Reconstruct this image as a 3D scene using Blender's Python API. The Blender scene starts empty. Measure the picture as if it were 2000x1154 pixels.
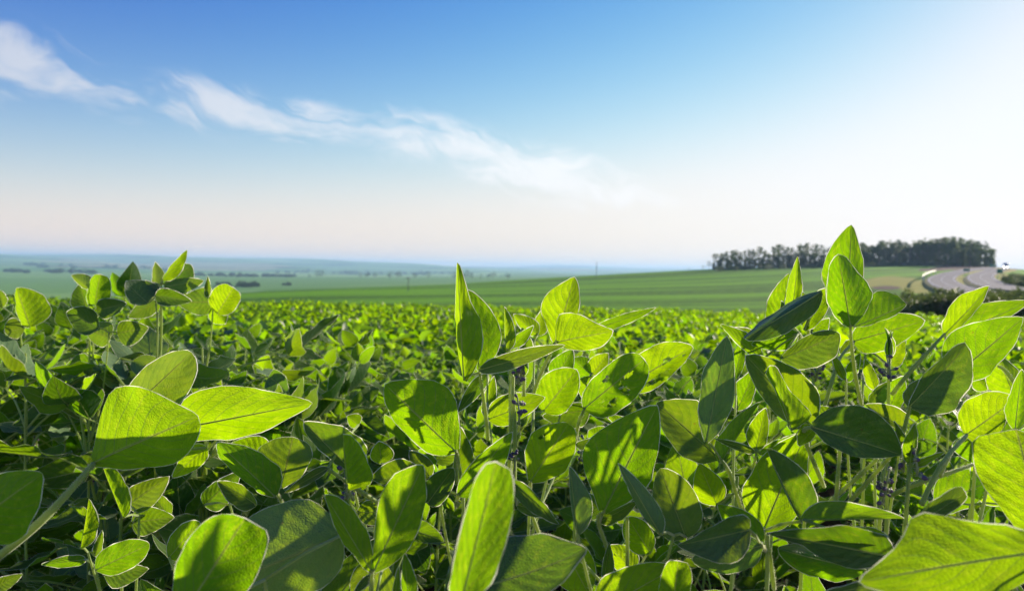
import bpy, math, random
import numpy as np
from mathutils import Vector, Matrix

rnd = random.Random(11)
SC = bpy.context.scene
COL = SC.collection

# ------------------------------------------------------------------ camera
FPX = 1556.0                       # focal length in pixels of the 2000 px wide photograph
CAMZ = 1.15
ROLL = math.radians(1.2)
PITCH = math.atan(52 / FPX)
CAM = Vector((0, 0, CAMZ))
_F0 = Vector((0, math.cos(PITCH), -math.sin(PITCH)))
_R0 = Vector((1, 0, 0))
_U0 = _R0.cross(_F0)
FW = _F0
RT = _R0 * math.cos(ROLL) + _U0 * math.sin(ROLL)
UP = _U0 * math.cos(ROLL) - _R0 * math.sin(ROLL)
cam = bpy.data.cameras.new('camera')
camo = bpy.data.objects.new('camera', cam)
COL.objects.link(camo)
m = Matrix((RT, UP, -FW)).transposed().to_4x4()
m.translation = CAM
camo.matrix_world = m
cam.sensor_width = 36
cam.lens = 28.0
cam.clip_start = 0.02
cam.clip_end = 60000
cam.dof.use_dof = True
cam.dof.focus_distance = 0.86
cam.dof.aperture_fstop = 9.0
SC.camera = camo

# ------------------------------------------------------------------ world
SUN_AZ, SUN_EL = math.radians(50), math.radians(15)
W = bpy.data.worlds.new('World')
SC.world = W
W.use_nodes = True
nt = W.node_tree
nt.nodes.clear()


class N:
    """tiny node helper"""
    def __init__(s, tree): s.t = tree

    def new(s, typ, **kw):
        n = s.t.nodes.new(typ)
        for k, v in kw.items(): setattr(n, k, v)
        return n

    def link(s, a, b): s.t.links.new(a, b)

    def set(s, sock, v):
        if isinstance(v, bpy.types.NodeSocket): s.t.links.new(v, sock)
        else: sock.default_value = v

    def math(s, op, a, b=None, c=None, clamp=False):
        n = s.t.nodes.new('ShaderNodeMath'); n.operation = op; n.use_clamp = clamp
        s.set(n.inputs[0], a)
        if b is not None: s.set(n.inputs[1], b)
        if c is not None: s.set(n.inputs[2], c)
        return n.outputs[0]

    def mix(s, f, a, b, mode='MIX'):
        n = s.t.nodes.new('ShaderNodeMix'); n.data_type = 'RGBA'; n.blend_type = mode
        s.set(n.inputs[0], f)
        s.set(n.inputs[6], a if isinstance(a, bpy.types.NodeSocket) else (*a, 1))
        s.set(n.inputs[7], b if isinstance(b, bpy.types.NodeSocket) else (*b, 1))
        return n.outputs[2]

    def ramp(s, v, a, b, lo=0.0, hi=1.0, smooth=True):
        n = s.t.nodes.new('ShaderNodeMapRange')
        n.interpolation_type = 'SMOOTHSTEP' if smooth else 'LINEAR'
        s.set(n.inputs[0], v); n.inputs[1].default_value = a; n.inputs[2].default_value = b
        n.inputs[3].default_value = lo; n.inputs[4].default_value = hi
        return n.outputs[0]

    def noise(s, vec, scale, detail=4, rough=0.55, dist=0.0):
        n = s.t.nodes.new('ShaderNodeTexNoise')
        if vec is not None: s.link(vec, n.inputs['Vector'])
        n.inputs['Scale'].default_value = scale; n.inputs['Detail'].default_value = detail
        n.inputs['Roughness'].default_value = rough; n.inputs['Distortion'].default_value = dist
        return n.outputs[0]

    def xyz(s, x, y, z=0.0):
        n = s.t.nodes.new('ShaderNodeCombineXYZ')
        s.set(n.inputs[0], x); s.set(n.inputs[1], y); s.set(n.inputs[2], z)
        return n.outputs[0]

    def sep(s, v):
        n = s.t.nodes.new('ShaderNodeSeparateXYZ'); s.link(v, n.inputs[0])
        return n.outputs


def ray(px, py):
    return FW + RT * ((px - 1000) / FPX) + UP * ((577 - py) / FPX)


def azel(px, py):
    r = ray(px, py).normalized()
    return math.atan2(r.x, r.y), math.asin(r.z)


w = N(nt)
sky = w.new('ShaderNodeTexSky', sky_type='NISHITA', sun_disc=False, sun_elevation=math.radians(15.5),
            sun_rotation=SUN_AZ, altitude=600, air_density=1.0, dust_density=0.4, ozone_density=2.0)
tc = w.new('ShaderNodeTexCoord')
d = w.sep(tc.outputs['Generated'])
az = w.math('ARCTAN2', d[0], d[1])
el = w.math('ARCSINE', d[2])
# cirrus wisps: soft streaks at fixed directions of the sky
wvec = w.xyz(az, el, 0.0)
warp = w.noise(wvec, 9.0, 3, 0.5)
CLOUDS = [(20, 118, 130, 38, 12, .85), (150, 165, 120, 22, 14, .8), (40, 175, 90, 18, -4, .6),
          (430, 208, 110, 30, 12, .95), (520, 235, 120, 22, 14, .8), (640, 240, 110, 26, 8, .9), (735, 228, 50, 16, -18, .5),
          (800, 272, 100, 34, 6, 1.0), (900, 285, 110, 30, 16, 1.0), (950, 325, 130, 24, 8, .7), (1090, 345, 120, 36, 12, .95),
          (1180, 375, 140, 32, 14, .6), (1290, 410, 110, 18, 10, .25), (1000, 335, 120, 26, 14, .9), (170, 214, 60, 10, 6, .35), (275, 234, 60, 9, 4, .4), (548, 272, 30, 6, 0, .55), (705, 290, 20, 6, 25, .4)]
cov = None
for (cx, cy, hw, hh, ang, amp) in CLOUDS:
    a0, e0 = azel(cx, cy)
    a1, e1 = azel(cx + hw * math.cos(math.radians(ang)), cy + hw * math.sin(math.radians(ang)))
    L = math.hypot(a1 - a0, e1 - e0); ux, uy = (a1 - a0) / L, (e1 - e0) / L
    hh_ = hh * 1.25 / FPX
    da = w.math('SUBTRACT', az, a0); de = w.math('SUBTRACT', el, e0)
    p = w.math('DIVIDE', w.math('MULTIPLY_ADD', da, ux, w.math('MULTIPLY', de, uy)), L)
    q = w.math('DIVIDE', w.math('MULTIPLY_ADD', de, ux, w.math('MULTIPLY', da, -uy)), hh_)
    r2 = w.math('MULTIPLY_ADD', p, p, w.math('MULTIPLY', q, q))
    g = w.math('MULTIPLY', w.math('EXPONENT', w.math('MULTIPLY', r2, -0.9)), amp)
    cov = g if cov is None else w.math('MAXIMUM', cov, g)
# streaky noise along the band (falls to the right) with curls
ang = math.radians(-14)
sx = w.math('MULTIPLY_ADD', az, math.cos(ang), w.math('MULTIPLY', el, math.sin(ang)))
sy = w.math('MULTIPLY_ADD', el, math.cos(ang), w.math('MULTIPLY', az, -math.sin(ang)))
sy2 = w.math('MULTIPLY_ADD', w.math('SUBTRACT', warp, 0.5), 0.10, sy)
nz = w.noise(w.xyz(w.math('MULTIPLY', sx, 8.0), w.math('MULTIPLY', sy2, 34.0), 3.1), 1.0, 8, 0.6, 0.9)
nz2 = w.noise(w.xyz(w.math('MULTIPLY', sx, 24.0), w.math('MULTIPLY', sy2, 90.0), 7.7), 1.0, 6, 0.65, 0.6)
nn = w.math('ADD', w.math('MULTIPLY', nz, 0.75), w.math('MULTIPLY', nz2, 0.3))
cl = w.ramp(w.math('ADD', cov, w.math('MULTIPLY', w.math('SUBTRACT', nn, 0.515), 3.3)), 0.05, 1.25)
cl = w.math('MULTIPLY', cl, w.ramp(cov, 0.02, 0.35))
cl = w.math('MULTIPLY', cl, 0.76)
rgb = w.new('ShaderNodeSeparateColor'); w.link(sky.outputs[0], rgb.inputs[0])
def grade(sock, gm, k, A):
    c = w.math('MULTIPLY', w.math('POWER', w.math('MULTIPLY', sock, .1), gm), -k / A)
    return w.math('MULTIPLY', w.math('SUBTRACT', 1.0, w.math('EXPONENT', c)), A * 10)
gc = w.new('ShaderNodeCombineColor')
w.link(grade(rgb.outputs[0], 3.0, 12.8, .62), gc.inputs[0]); w.link(grade(rgb.outputs[1], 2.3, 4.93, .68), gc.inputs[1]); w.link(grade(rgb.outputs[2], 1.0, 1.68, .88), gc.inputs[2])
# dusty pale air low over the horizon, brighter towards the sun
side = w.ramp(az, -.20, .66)
pale = w.mix(side, (6.9, 5.5, 4.8), (8.6, 7.2, 6.2))
low = w.math('EXPONENT', w.math('MULTIPLY', w.math('MAXIMUM', el, 0.0), -11.0))
skyg = w.mix(low, gc.outputs[0], pale)
cside = w.ramp(az, -.62, .12)
skyc = w.mix(cl, skyg, w.mix(cside, (5.0, 5.15, 5.6), (7.1, 7.1, 7.2)))
bg = w.new('ShaderNodeBackground'); w.link(skyc, bg.inputs[0]); bg.inputs[1].default_value = 0.095
out = w.new('ShaderNodeOutputWorld'); w.link(bg.outputs[0], out.inputs[0])

sun = bpy.data.lights.new('sun', 'SUN'); suno = bpy.data.objects.new('sun', sun); COL.objects.link(suno)
sun.energy = 5.0; sun.angle = math.radians(0.6); sun.color = (1.0, 0.88, 0.70)
SUND = Vector((math.sin(SUN_AZ) * math.cos(SUN_EL), math.cos(SUN_AZ) * math.cos(SUN_EL), math.sin(SUN_EL)))
suno.rotation_euler = SUND.to_track_quat('Z', 'Y').to_euler()

SC.view_settings.view_transform = 'Standard'; SC.view_settings.look = 'None'
SC.view_settings.exposure = 0.65; SC.view_settings.gamma = 1.0
SC.render.engine = 'CYCLES'
SC.cycles.use_denoising = True
SC.cycles.max_bounces = 10; SC.cycles.diffuse_bounces = 2; SC.cycles.transmission_bounces = 6
SC.cycles.glossy_bounces = 3; SC.cycles.volume_bounces = 1; SC.cycles.transparent_max_bounces = 8
SC.cycles.sample_clamp_indirect = 6.0


# ------------------------------------------------------------------ helpers
def tag(o, label=None, cat=None, group=None, kind=None):
    if label: o['label'] = label
    if cat: o['category'] = cat
    if group: o['group'] = group
    if kind: o['kind'] = kind
    return o


def empty(name, loc=(0, 0, 0), parent=None):
    o = bpy.data.objects.new(name, None); COL.objects.link(o); o.location = loc
    o.empty_display_size = 0.05
    if parent: o.parent = parent
    return o


def mesh_obj(name, verts, faces, mats, parent=None, midx=None, uv=None, smooth=True, loc=None):
    me = bpy.data.meshes.new(name)
    verts = np.asarray(verts, dtype=np.float64)
    if loc is not None: verts = verts - np.asarray(loc)
    me.from_pydata(verts.tolist(), [], [tuple(int(i) for i in f) for f in faces])
    for mt in mats: me.materials.append(mt)
    if midx is not None: me.polygons.foreach_set('material_index', np.asarray(midx, dtype=np.int32))
    if smooth: me.polygons.foreach_set('use_smooth', np.ones(len(me.polygons), dtype=bool))
    if uv is not None:
        l = me.uv_layers.new(name='UVMap')
        vi = np.zeros(len(me.loops), dtype=np.int32); me.loops.foreach_get('vertex_index', vi)
        l.data.foreach_set('uv', np.asarray(uv, dtype=np.float32)[vi].ravel())
    me.update()
    o = bpy.data.objects.new(name, me); COL.objects.link(o)
    if parent: o.parent = parent
    elif loc is not None: o.location = loc
    return o


class MB:
    """mesh collector"""
    def __init__(s): s.v = []; s.f = []; s.m = []; s.uv = []

    def add(s, v, f, mi=0, uv=None):
        b = len(s.v); s.v.extend(tuple(p) for p in v)
        s.f.extend(tuple(i + b for i in q) for q in f); s.m.extend([mi] * len(f))
        s.uv.extend(uv if uv is not None else [(0.5, 0.5)] * len(v))

    def box(s, c, sz, mi=0, rz=0):
        cs, sn = math.cos(rz), math.sin(rz); v = []
        for dz in (-.5, .5):
            for dx, dy in ((-.5, -.5), (.5, -.5), (.5, .5), (-.5, .5)):
                x, y = dx * sz[0], dy * sz[1]
                v.append((c[0] + x * cs - y * sn, c[1] + x * sn + y * cs, c[2] + dz * sz[2]))
        s.add(v, [(0, 3, 2, 1), (4, 5, 6, 7), (0, 1, 5, 4), (1, 2, 6, 5), (2, 3, 7, 6), (3, 0, 4, 7)], mi)

    def tube(s, pts, rad, seg=6, mi=0, cap=True):
        pts = [Vector(p) for p in pts]; n = len(pts)
        if not hasattr(rad, '__len__'): rad = [rad] * n
        v = []; f = []
        ref = None
        for i, p in enumerate(pts):
            t = (pts[min(i + 1, n - 1)] - pts[max(i - 1, 0)]).normalized()
            if ref is None: ref = t.orthogonal().normalized()
            ref = (ref - t * ref.dot(t))
            ref = ref.normalized() if ref.length > 1e-6 else t.orthogonal().normalized()
            b = t.cross(ref)
            for k in range(seg):
                a = 2 * math.pi * k / seg
                v.append(p + (ref * math.cos(a) + b * math.sin(a)) * rad[i])
        for i in range(n - 1):
            for k in range(seg):
                a, b2 = i * seg + k, i * seg + (k + 1) % seg
                f.append((a, b2, b2 + seg, a + seg))
        if cap:
            f.append(tuple(range(seg))[::-1]); f.append(tuple((n - 1) * seg + k for k in range(seg)))
        s.add(v, f, mi)

    def hairs(s, pts, rad, n, ln, mi=1, r=None):
        """short stiff hairs standing off a stem"""
        r = r or rnd
        pts = [Vector(p) for p in pts]
        if not hasattr(rad, '__len__'): rad = [rad] * len(pts)
        seg = [(pts[i + 1] - pts[i]).length for i in range(len(pts) - 1)]; tot = sum(seg) or 1
        for _ in range(n):
            q = r.random() * tot; i = 0
            while i < len(seg) - 1 and q > seg[i]: q -= seg[i]; i += 1
            f = q / max(seg[i], 1e-6); p = pts[i].lerp(pts[i + 1], f); rr = rad[i] * (1 - f) + rad[i + 1] * f
            t = (pts[i + 1] - pts[i]).normalized(); o = t.orthogonal().normalized()
            o.rotate(Matrix.Rotation(r.random() * 6.283, 3, t))
            b = t.cross(o); w_ = 0.00014
            d_ = (o + t * r.uniform(-.5, .2) + b * r.uniform(-.3, .3)).normalized() * ln * r.uniform(.5, 1.2)
            p0 = p + o * rr * .9
            s.add([p0 - t * w_, p0 + t * w_, p0 + d_, p0 + b * w_], [(0, 1, 2), (1, 3, 2)], mi)

    def build(s, name, mats, parent=None, loc=None, smooth=True):
        if not isinstance(mats, (list, tuple)): mats = [mats]
        return mesh_obj(name, s.v, s.f, mats, parent, s.m, s.uv, smooth, loc)


def mat(name):
    mt = bpy.data.materials.new(name); mt.use_nodes = True
    t = mt.node_tree; t.nodes.clear()
    return mt, N(t)


def simple(name, col, rough=0.7, var=0.15, scale=8.0, metal=0.0, bump=0.0, spec=0.3):
    mt, n = mat(name)
    g = n.new('ShaderNodeNewGeometry')
    nz = n.noise(g.outputs['Position'], scale, 5)
    c = n.mix(nz, tuple(x * (1 - var) for x in col), tuple(min(1, x * (1 + var)) for x in col))
    p = n.new('ShaderNodeBsdfPrincipled'); n.link(c, p.inputs['Base Color'])
    p.inputs['Roughness'].default_value = rough; p.inputs['Metallic'].default_value = metal
    p.inputs['Specular IOR Level'].default_value = spec
    if bump:
        b = n.new('ShaderNodeBump'); n.link(nz, b.inputs['Height']); b.inputs['Strength'].default_value = bump
        n.link(b.outputs[0], p.inputs['Normal'])
    o = n.new('ShaderNodeOutputMaterial'); n.link(p.outputs[0], o.inputs[0])
    return mt


def leaf_material(name, veins=True, tr=(0.52, 0.80, 0.0), up=(0.020, 0.062, 0.026), lo=(0.055, 0.112, 0.020), trans=0.56, speck=True, vary=.12):
    mt, n = mat(name)
    geo = n.new('ShaderNodeNewGeometry'); oi = n.new('ShaderNodeObjectInfo')
    uvn = n.new('ShaderNodeUVMap'); uv = n.sep(uvn.outputs[0])
    rr = n.math('FRACT', n.math('MULTIPLY_ADD', geo.outputs['Random Per Island'], 5.37, n.math('MULTIPLY', oi.outputs['Random'], 3.71)))
    back = geo.outputs['Backfacing']
    hue = n.new('ShaderNodeHueSaturation')
    upc = n.mix(rr, tuple(c * 0.78 for c in up), tuple(c * 1.3 for c in up))
    loc_ = n.mix(rr, tuple(c * 0.85 for c in lo), tuple(c * 1.15 for c in lo))
    trc = n.mix(rr, (tr[0] * .52, tr[1] * .76, tr[2]), (tr[0] * 1.12, tr[1] * 1.04, tr[2] * 1.2))
    pos = n.xyz(n.math('MULTIPLY', uv[0], 1.0), n.math('MULTIPLY', uv[1], 0.42), n.math('MULTIPLY', rr, 40.0))
    blotch = n.noise(pos, 5.0, 3)
    trc = n.mix(n.ramp(blotch, .3, .75, 0, .35), trc, (tr[0] * .62, tr[1] * .8, tr[2]))
    height = None
    if veins:
        av = n.math('ABSOLUTE', uv[1])
        wob = n.math('MULTIPLY', n.math('SUBTRACT', n.noise(pos, 3.5, 2), .5), .55)
        g = n.math('ADD', n.math('SUBTRACT', n.math('MULTIPLY', uv[0], 7.6), n.math('MULTIPLY', n.math('POWER', av, 1.15), 2.5)), wob)
        tri = n.math('ABSOLUTE', n.math('SUBTRACT', n.math('FRACT', g), 0.5))
        lat = n.ramp(tri, 0.070, 0.0)
        lat = n.math('MULTIPLY', lat, n.ramp(av, 1.0, .75, .25, 1))
        mid = n.ramp(av, 0.055, 0.008)
        vein = n.math('MAXIMUM', lat, mid)
        vo = n.new('ShaderNodeTexVoronoi'); vo.feature = 'DISTANCE_TO_EDGE'; n.link(pos, vo.inputs['Vector'])
        vo.inputs['Scale'].default_value = 36.0; vo.inputs['Randomness'].default_value = 0.9
        ret = n.ramp(vo.outputs[0], 0.12, 0.0)
        trc = n.mix(n.math('MULTIPLY', ret, .32), trc, (tr[0] * .55, tr[1] * .62, tr[2]))
        # veins: paler below, pale line on the upper side too
        loc_ = n.mix(n.math('MULTIPLY', vein, .75), loc_, (0.24, 0.32, 0.11))
        upc = n.mix(n.math('MULTIPLY', vein, .55), upc, (0.13, 0.22, 0.07))
        trc = n.mix(n.math('MULTIPLY', lat, .9), trc, (.19, .31, .01))
        trc = n.mix(n.math('MULTIPLY', mid, .7), trc, (.50, .52, .08))
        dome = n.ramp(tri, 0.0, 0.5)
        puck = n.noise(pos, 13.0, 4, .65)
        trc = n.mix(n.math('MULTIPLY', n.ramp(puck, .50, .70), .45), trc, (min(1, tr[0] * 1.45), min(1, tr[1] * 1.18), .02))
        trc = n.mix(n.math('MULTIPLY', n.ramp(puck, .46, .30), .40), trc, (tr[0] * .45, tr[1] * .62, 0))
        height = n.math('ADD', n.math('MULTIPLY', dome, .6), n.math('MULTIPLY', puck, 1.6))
        height = n.math('ADD', height, n.math('MULTIPLY', n.ramp(vo.outputs[0], 0, .22), .35))
    if veins:                                   # a few yellowed and brown blemishes
        v3 = n.new('ShaderNodeTexVoronoi'); n.link(pos, v3.inputs['Vector']); v3.inputs['Scale'].default_value = 7.0
        bl = n.math('MULTIPLY', n.ramp(n.math('ADD', v3.outputs['Distance'], n.math('MULTIPLY', blotch, .12)), .17, .10), n.math('GREATER_THAN', n.sep(v3.outputs['Color'])[1], .86))
        trc = n.mix(n.math('MULTIPLY', bl, .7), trc, (.30, .16, .02)); upc = n.mix(n.math('MULTIPLY', bl, .6), upc, (.12, .08, .02))
    if speck and veins:
        v2 = n.new('ShaderNodeTexVoronoi'); n.link(pos, v2.inputs['Vector']); v2.inputs['Scale'].default_value = 34.0
        sp = n.ramp(v2.outputs['Distance'], 0.17, 0.09)
        gate = n.math('GREATER_THAN', n.sep(v2.outputs['Color'])[0], 0.70)
        sp = n.math('MULTIPLY', sp, gate)
        sp = n.math('MULTIPLY', sp, n.ramp(n.noise(pos, 2.2, 2), .42, .62))
        upc = n.mix(n.math('MULTIPLY', sp, .6), upc, (.32, .40, .28))
    base = n.mix(back, upc, loc_)
    p = n.new('ShaderNodeBsdfPrincipled'); n.link(base, p.inputs['Base Color'])
    n.set(p.inputs['Roughness'], n.math('MULTIPLY_ADD', back, .24, .42))
    n.set(p.inputs['Specular IOR Level'], n.math('MULTIPLY_ADD', back, -.22, .38))
    p.inputs['Sheen Weight'].default_value = 0.10; p.inputs['Sheen Roughness'].default_value = 0.4
    p.inputs['Sheen Tint'].default_value = (.85, .95, .85, 1)
    t = n.new('ShaderNodeBsdfTranslucent'); n.link(trc, t.inputs[0])
    if height is not None:
        b = n.new('ShaderNodeBump'); n.link(height, b.inputs['Height']); b.inputs['Strength'].default_value = 0.6
        b.inputs['Distance'].default_value = 0.0010
        n.link(b.outputs[0], p.inputs['Normal']); n.link(b.outputs[0], t.inputs['Normal'])
    mx = n.new('ShaderNodeMixShader'); n.set(mx.inputs[0], n.math('MULTIPLY_ADD', n.math('FRACT', n.math('MULTIPLY', rr, 7.3)), vary, trans - vary * .5))
    n.link(p.outputs[0], mx.inputs[1]); n.link(t.outputs[0], mx.inputs[2])
    o = n.new('ShaderNodeOutputMaterial'); n.link(mx.outputs[0], o.inputs[0])
    return mt


def fuzz_material(name, col=(.55, .58, .42), tcol=(.97, .96, .80)):
    mt, n = mat(name)
    p = n.new('ShaderNodeBsdfDiffuse'); p.inputs[0].default_value = (*col, 1)
    t = n.new('ShaderNodeBsdfTranslucent'); t.inputs[0].default_value = (*tcol, 1)
    mx = n.new('ShaderNodeMixShader'); mx.inputs[0].default_value = .65
    n.link(p.outputs[0], mx.inputs[1]); n.link(t.outputs[0], mx.inputs[2])
    o = n.new('ShaderNodeOutputMaterial'); n.link(mx.outputs[0], o.inputs[0])
    return mt


def stem_material(name):
    mt, n = mat(name)
    g = n.new('ShaderNodeNewGeometry')
    c = n.mix(n.noise(g.outputs['Position'], 60, 4), (.24, .38, .06), (.42, .54, .14))
    p = n.new('ShaderNodeBsdfPrincipled'); n.link(c, p.inputs['Base Color']); p.inputs['Roughness'].default_value = .6
    p.inputs['Sheen Weight'].default_value = .5
    t = n.new('ShaderNodeBsdfTranslucent'); t.inputs[0].default_value = (.7, .8, .15, 1)
    mx = n.new('ShaderNodeMixShader'); mx.inputs[0].default_value = .4
    n.link(p.outputs[0], mx.inputs[1]); n.link(t.outputs[0], mx.inputs[2])
    o = n.new('ShaderNodeOutputMaterial'); n.link(mx.outputs[0], o.inputs[0])
    return mt


M_LEAF = leaf_material('soy_leaf')
M_SHADE_LEAF = leaf_material('soy_leaf_shade_tone', tr=(.44, .66, .0), up=(.020, .058, .036), lo=(.12, .20, .10), trans=.34, vary=.10)  # darker leaf copy: shade on top, pale sky reflection below, put into the colour
M_BLEAF = leaf_material('soy_leaf_behind', tr=(.42, .70, 0.0), trans=.48, vary=.26)
M_FLEAF = leaf_material('soy_leaf_far', veins=False, tr=(.48, .75, 0.0), trans=.53, vary=.24)
M_FUZZ = fuzz_material('leaf_fuzz')
M_STEM = stem_material('green_stem')
M_HAIR = fuzz_material('stem_hair', (.8, .8, .6), (.8, .8, .55))
M_FLOWER = simple('purple_flower', (.12, .09, .15), .6, .4, 300)
M_CALYX = simple('calyx', (.28, .34, .16), .7, .3, 200)


# ------------------------------------------------------------------ terrain
def hor(px): return 525 + (px - 1000) * math.tan(ROLL)


TD = [30, 60, 120, 200, 350, 550, 900, 1800, 3500, 6000, 10000, 13000, 16000]
TX = [-600, 0, 450, 700, 1000, 1400, 1600, 1800, 1900, 2000, 2600]
TE = [[130, 133, 130, 120, 95, 70, 54, 33, 18, 4, -11, -8, -4],
      [130, 133, 130, 120, 95, 70, 54, 33, 18, 4, -11, -8, -4],
      [130, 125, 112, 90, 59, 63, 47, 30, 20, 5, -8, -6, -4],
      [130, 120, 102, 78, 46, 47, 38, 25, 19, 8, -5, -4, -3],
      [130, 115, 96, 66, 36, 22, 27, 18, 13, 6, -4, -3, -3],
      [130, 112, 88, 55, 18, -8, 5, 8, 6, 3, -3, -2, -2],
      [130, 112, 85, 45, 5, -18, -8, 0, 0, 0, -2, -2, -2],
      [130, 92, 52, 22, -8, -24, -15, 0, 0, 0, -2, -2, -2],
      [130, 82, 42, 15, -13, -25, -15, 0, 0, 0, -2, -2, -2],
      [130, 80, 40, 12, -14, -20, -12, 0, 0, 0, -2, -2, -2],
      [130, 80, 40, 12, -14, -20, -12, 0, 0, 0, -2, -2, -2]]
TEa = np.array(TE, float); LD = np.log(np.array(TD, float))


def _cat(xs, ys, x):
    """monotone-ish cubic interpolation"""
    i = int(np.searchsorted(xs, x)) - 1; i = max(0, min(len(xs) - 2, i))
    h = xs[i + 1] - xs[i]; t = min(1, max(0, (x - xs[i]) / h))
    def sl(j):
        if j <= 0 or j >= len(xs) - 1: return 0.0
        a = (ys[j] - ys[j - 1]) / (xs[j] - xs[j - 1]); b = (ys[j + 1] - ys[j]) / (xs[j + 1] - xs[j])
        return 0.0 if a * b <= 0 else 2 * a * b / (a + b)
    m0, m1 = sl(i), sl(i + 1)
    t2, t3 = t * t, t * t * t
    return (2 * t3 - 3 * t2 + 1) * ys[i] + (t3 - 2 * t2 + t) * h * m0 + (-2 * t3 + 3 * t2) * ys[i + 1] + (t3 - t2) * h * m1


def tab_e(px, Y):
    px = max(-600, min(2600, px)); l = math.log(Y)
    cols = [_cat(LD, TEa[k], l) for k in range(len(TX))]
    return _cat(TX, cols, px)


def hills(px, Y):
    """low far ridges"""
    if Y < 3000: return 0
    a = px / 200.0; f = min(1, (Y - 3000) / 5000.0)
    return f * (2.6 * math.sin(a * 1.3 + Y / 2300.) + 1.6 * math.sin(a * 3.1 + Y / 1100. + 1) + .8 * math.sin(a * 7.3 + Y / 900.)) * (1.3 if px < 1500 else .5)


def ground_z(X, Y):
    near = float(np.interp(Y, [0, 2, 3, 5, 7.5, 10, 15, 20, 30], [0, 0, -.10, -.25, -.39, -.52, -.75, -.95, -1.30]))
    if Y <= 30: return near
    px = X / Y * FPX + 1000
    e = tab_e(px, Y) - hills(px, Y)
    z = CAMZ - e / FPX * Y
    if Y < 45:
        f = (Y - 30) / 15.; f = f * f * (3 - 2 * f)
        return near * (1 - f) + z * f
    return z


def hit(px, py, lo=60, hi=900):
    """point of the ground seen at this pixel"""
    e = py - hor(px); Y = lo
    while Y < hi:
        if tab_e(px, Y) - hills(px, Y) <= e: break
        Y *= 1.004
    X = (px - 1000) / FPX * Y
    return Vector((X, Y, ground_z(X, Y)))


def on_ground(px, Y):
    X = (px - 1000) / FPX * Y
    return Vector((X, Y, ground_z(X, Y)))


def ellq(px, py, cx, cy, rx, ry): return math.exp(-(((px - cx) / rx) ** 2 + ((py - cy) / ry) ** 2) * 1.2)


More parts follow.
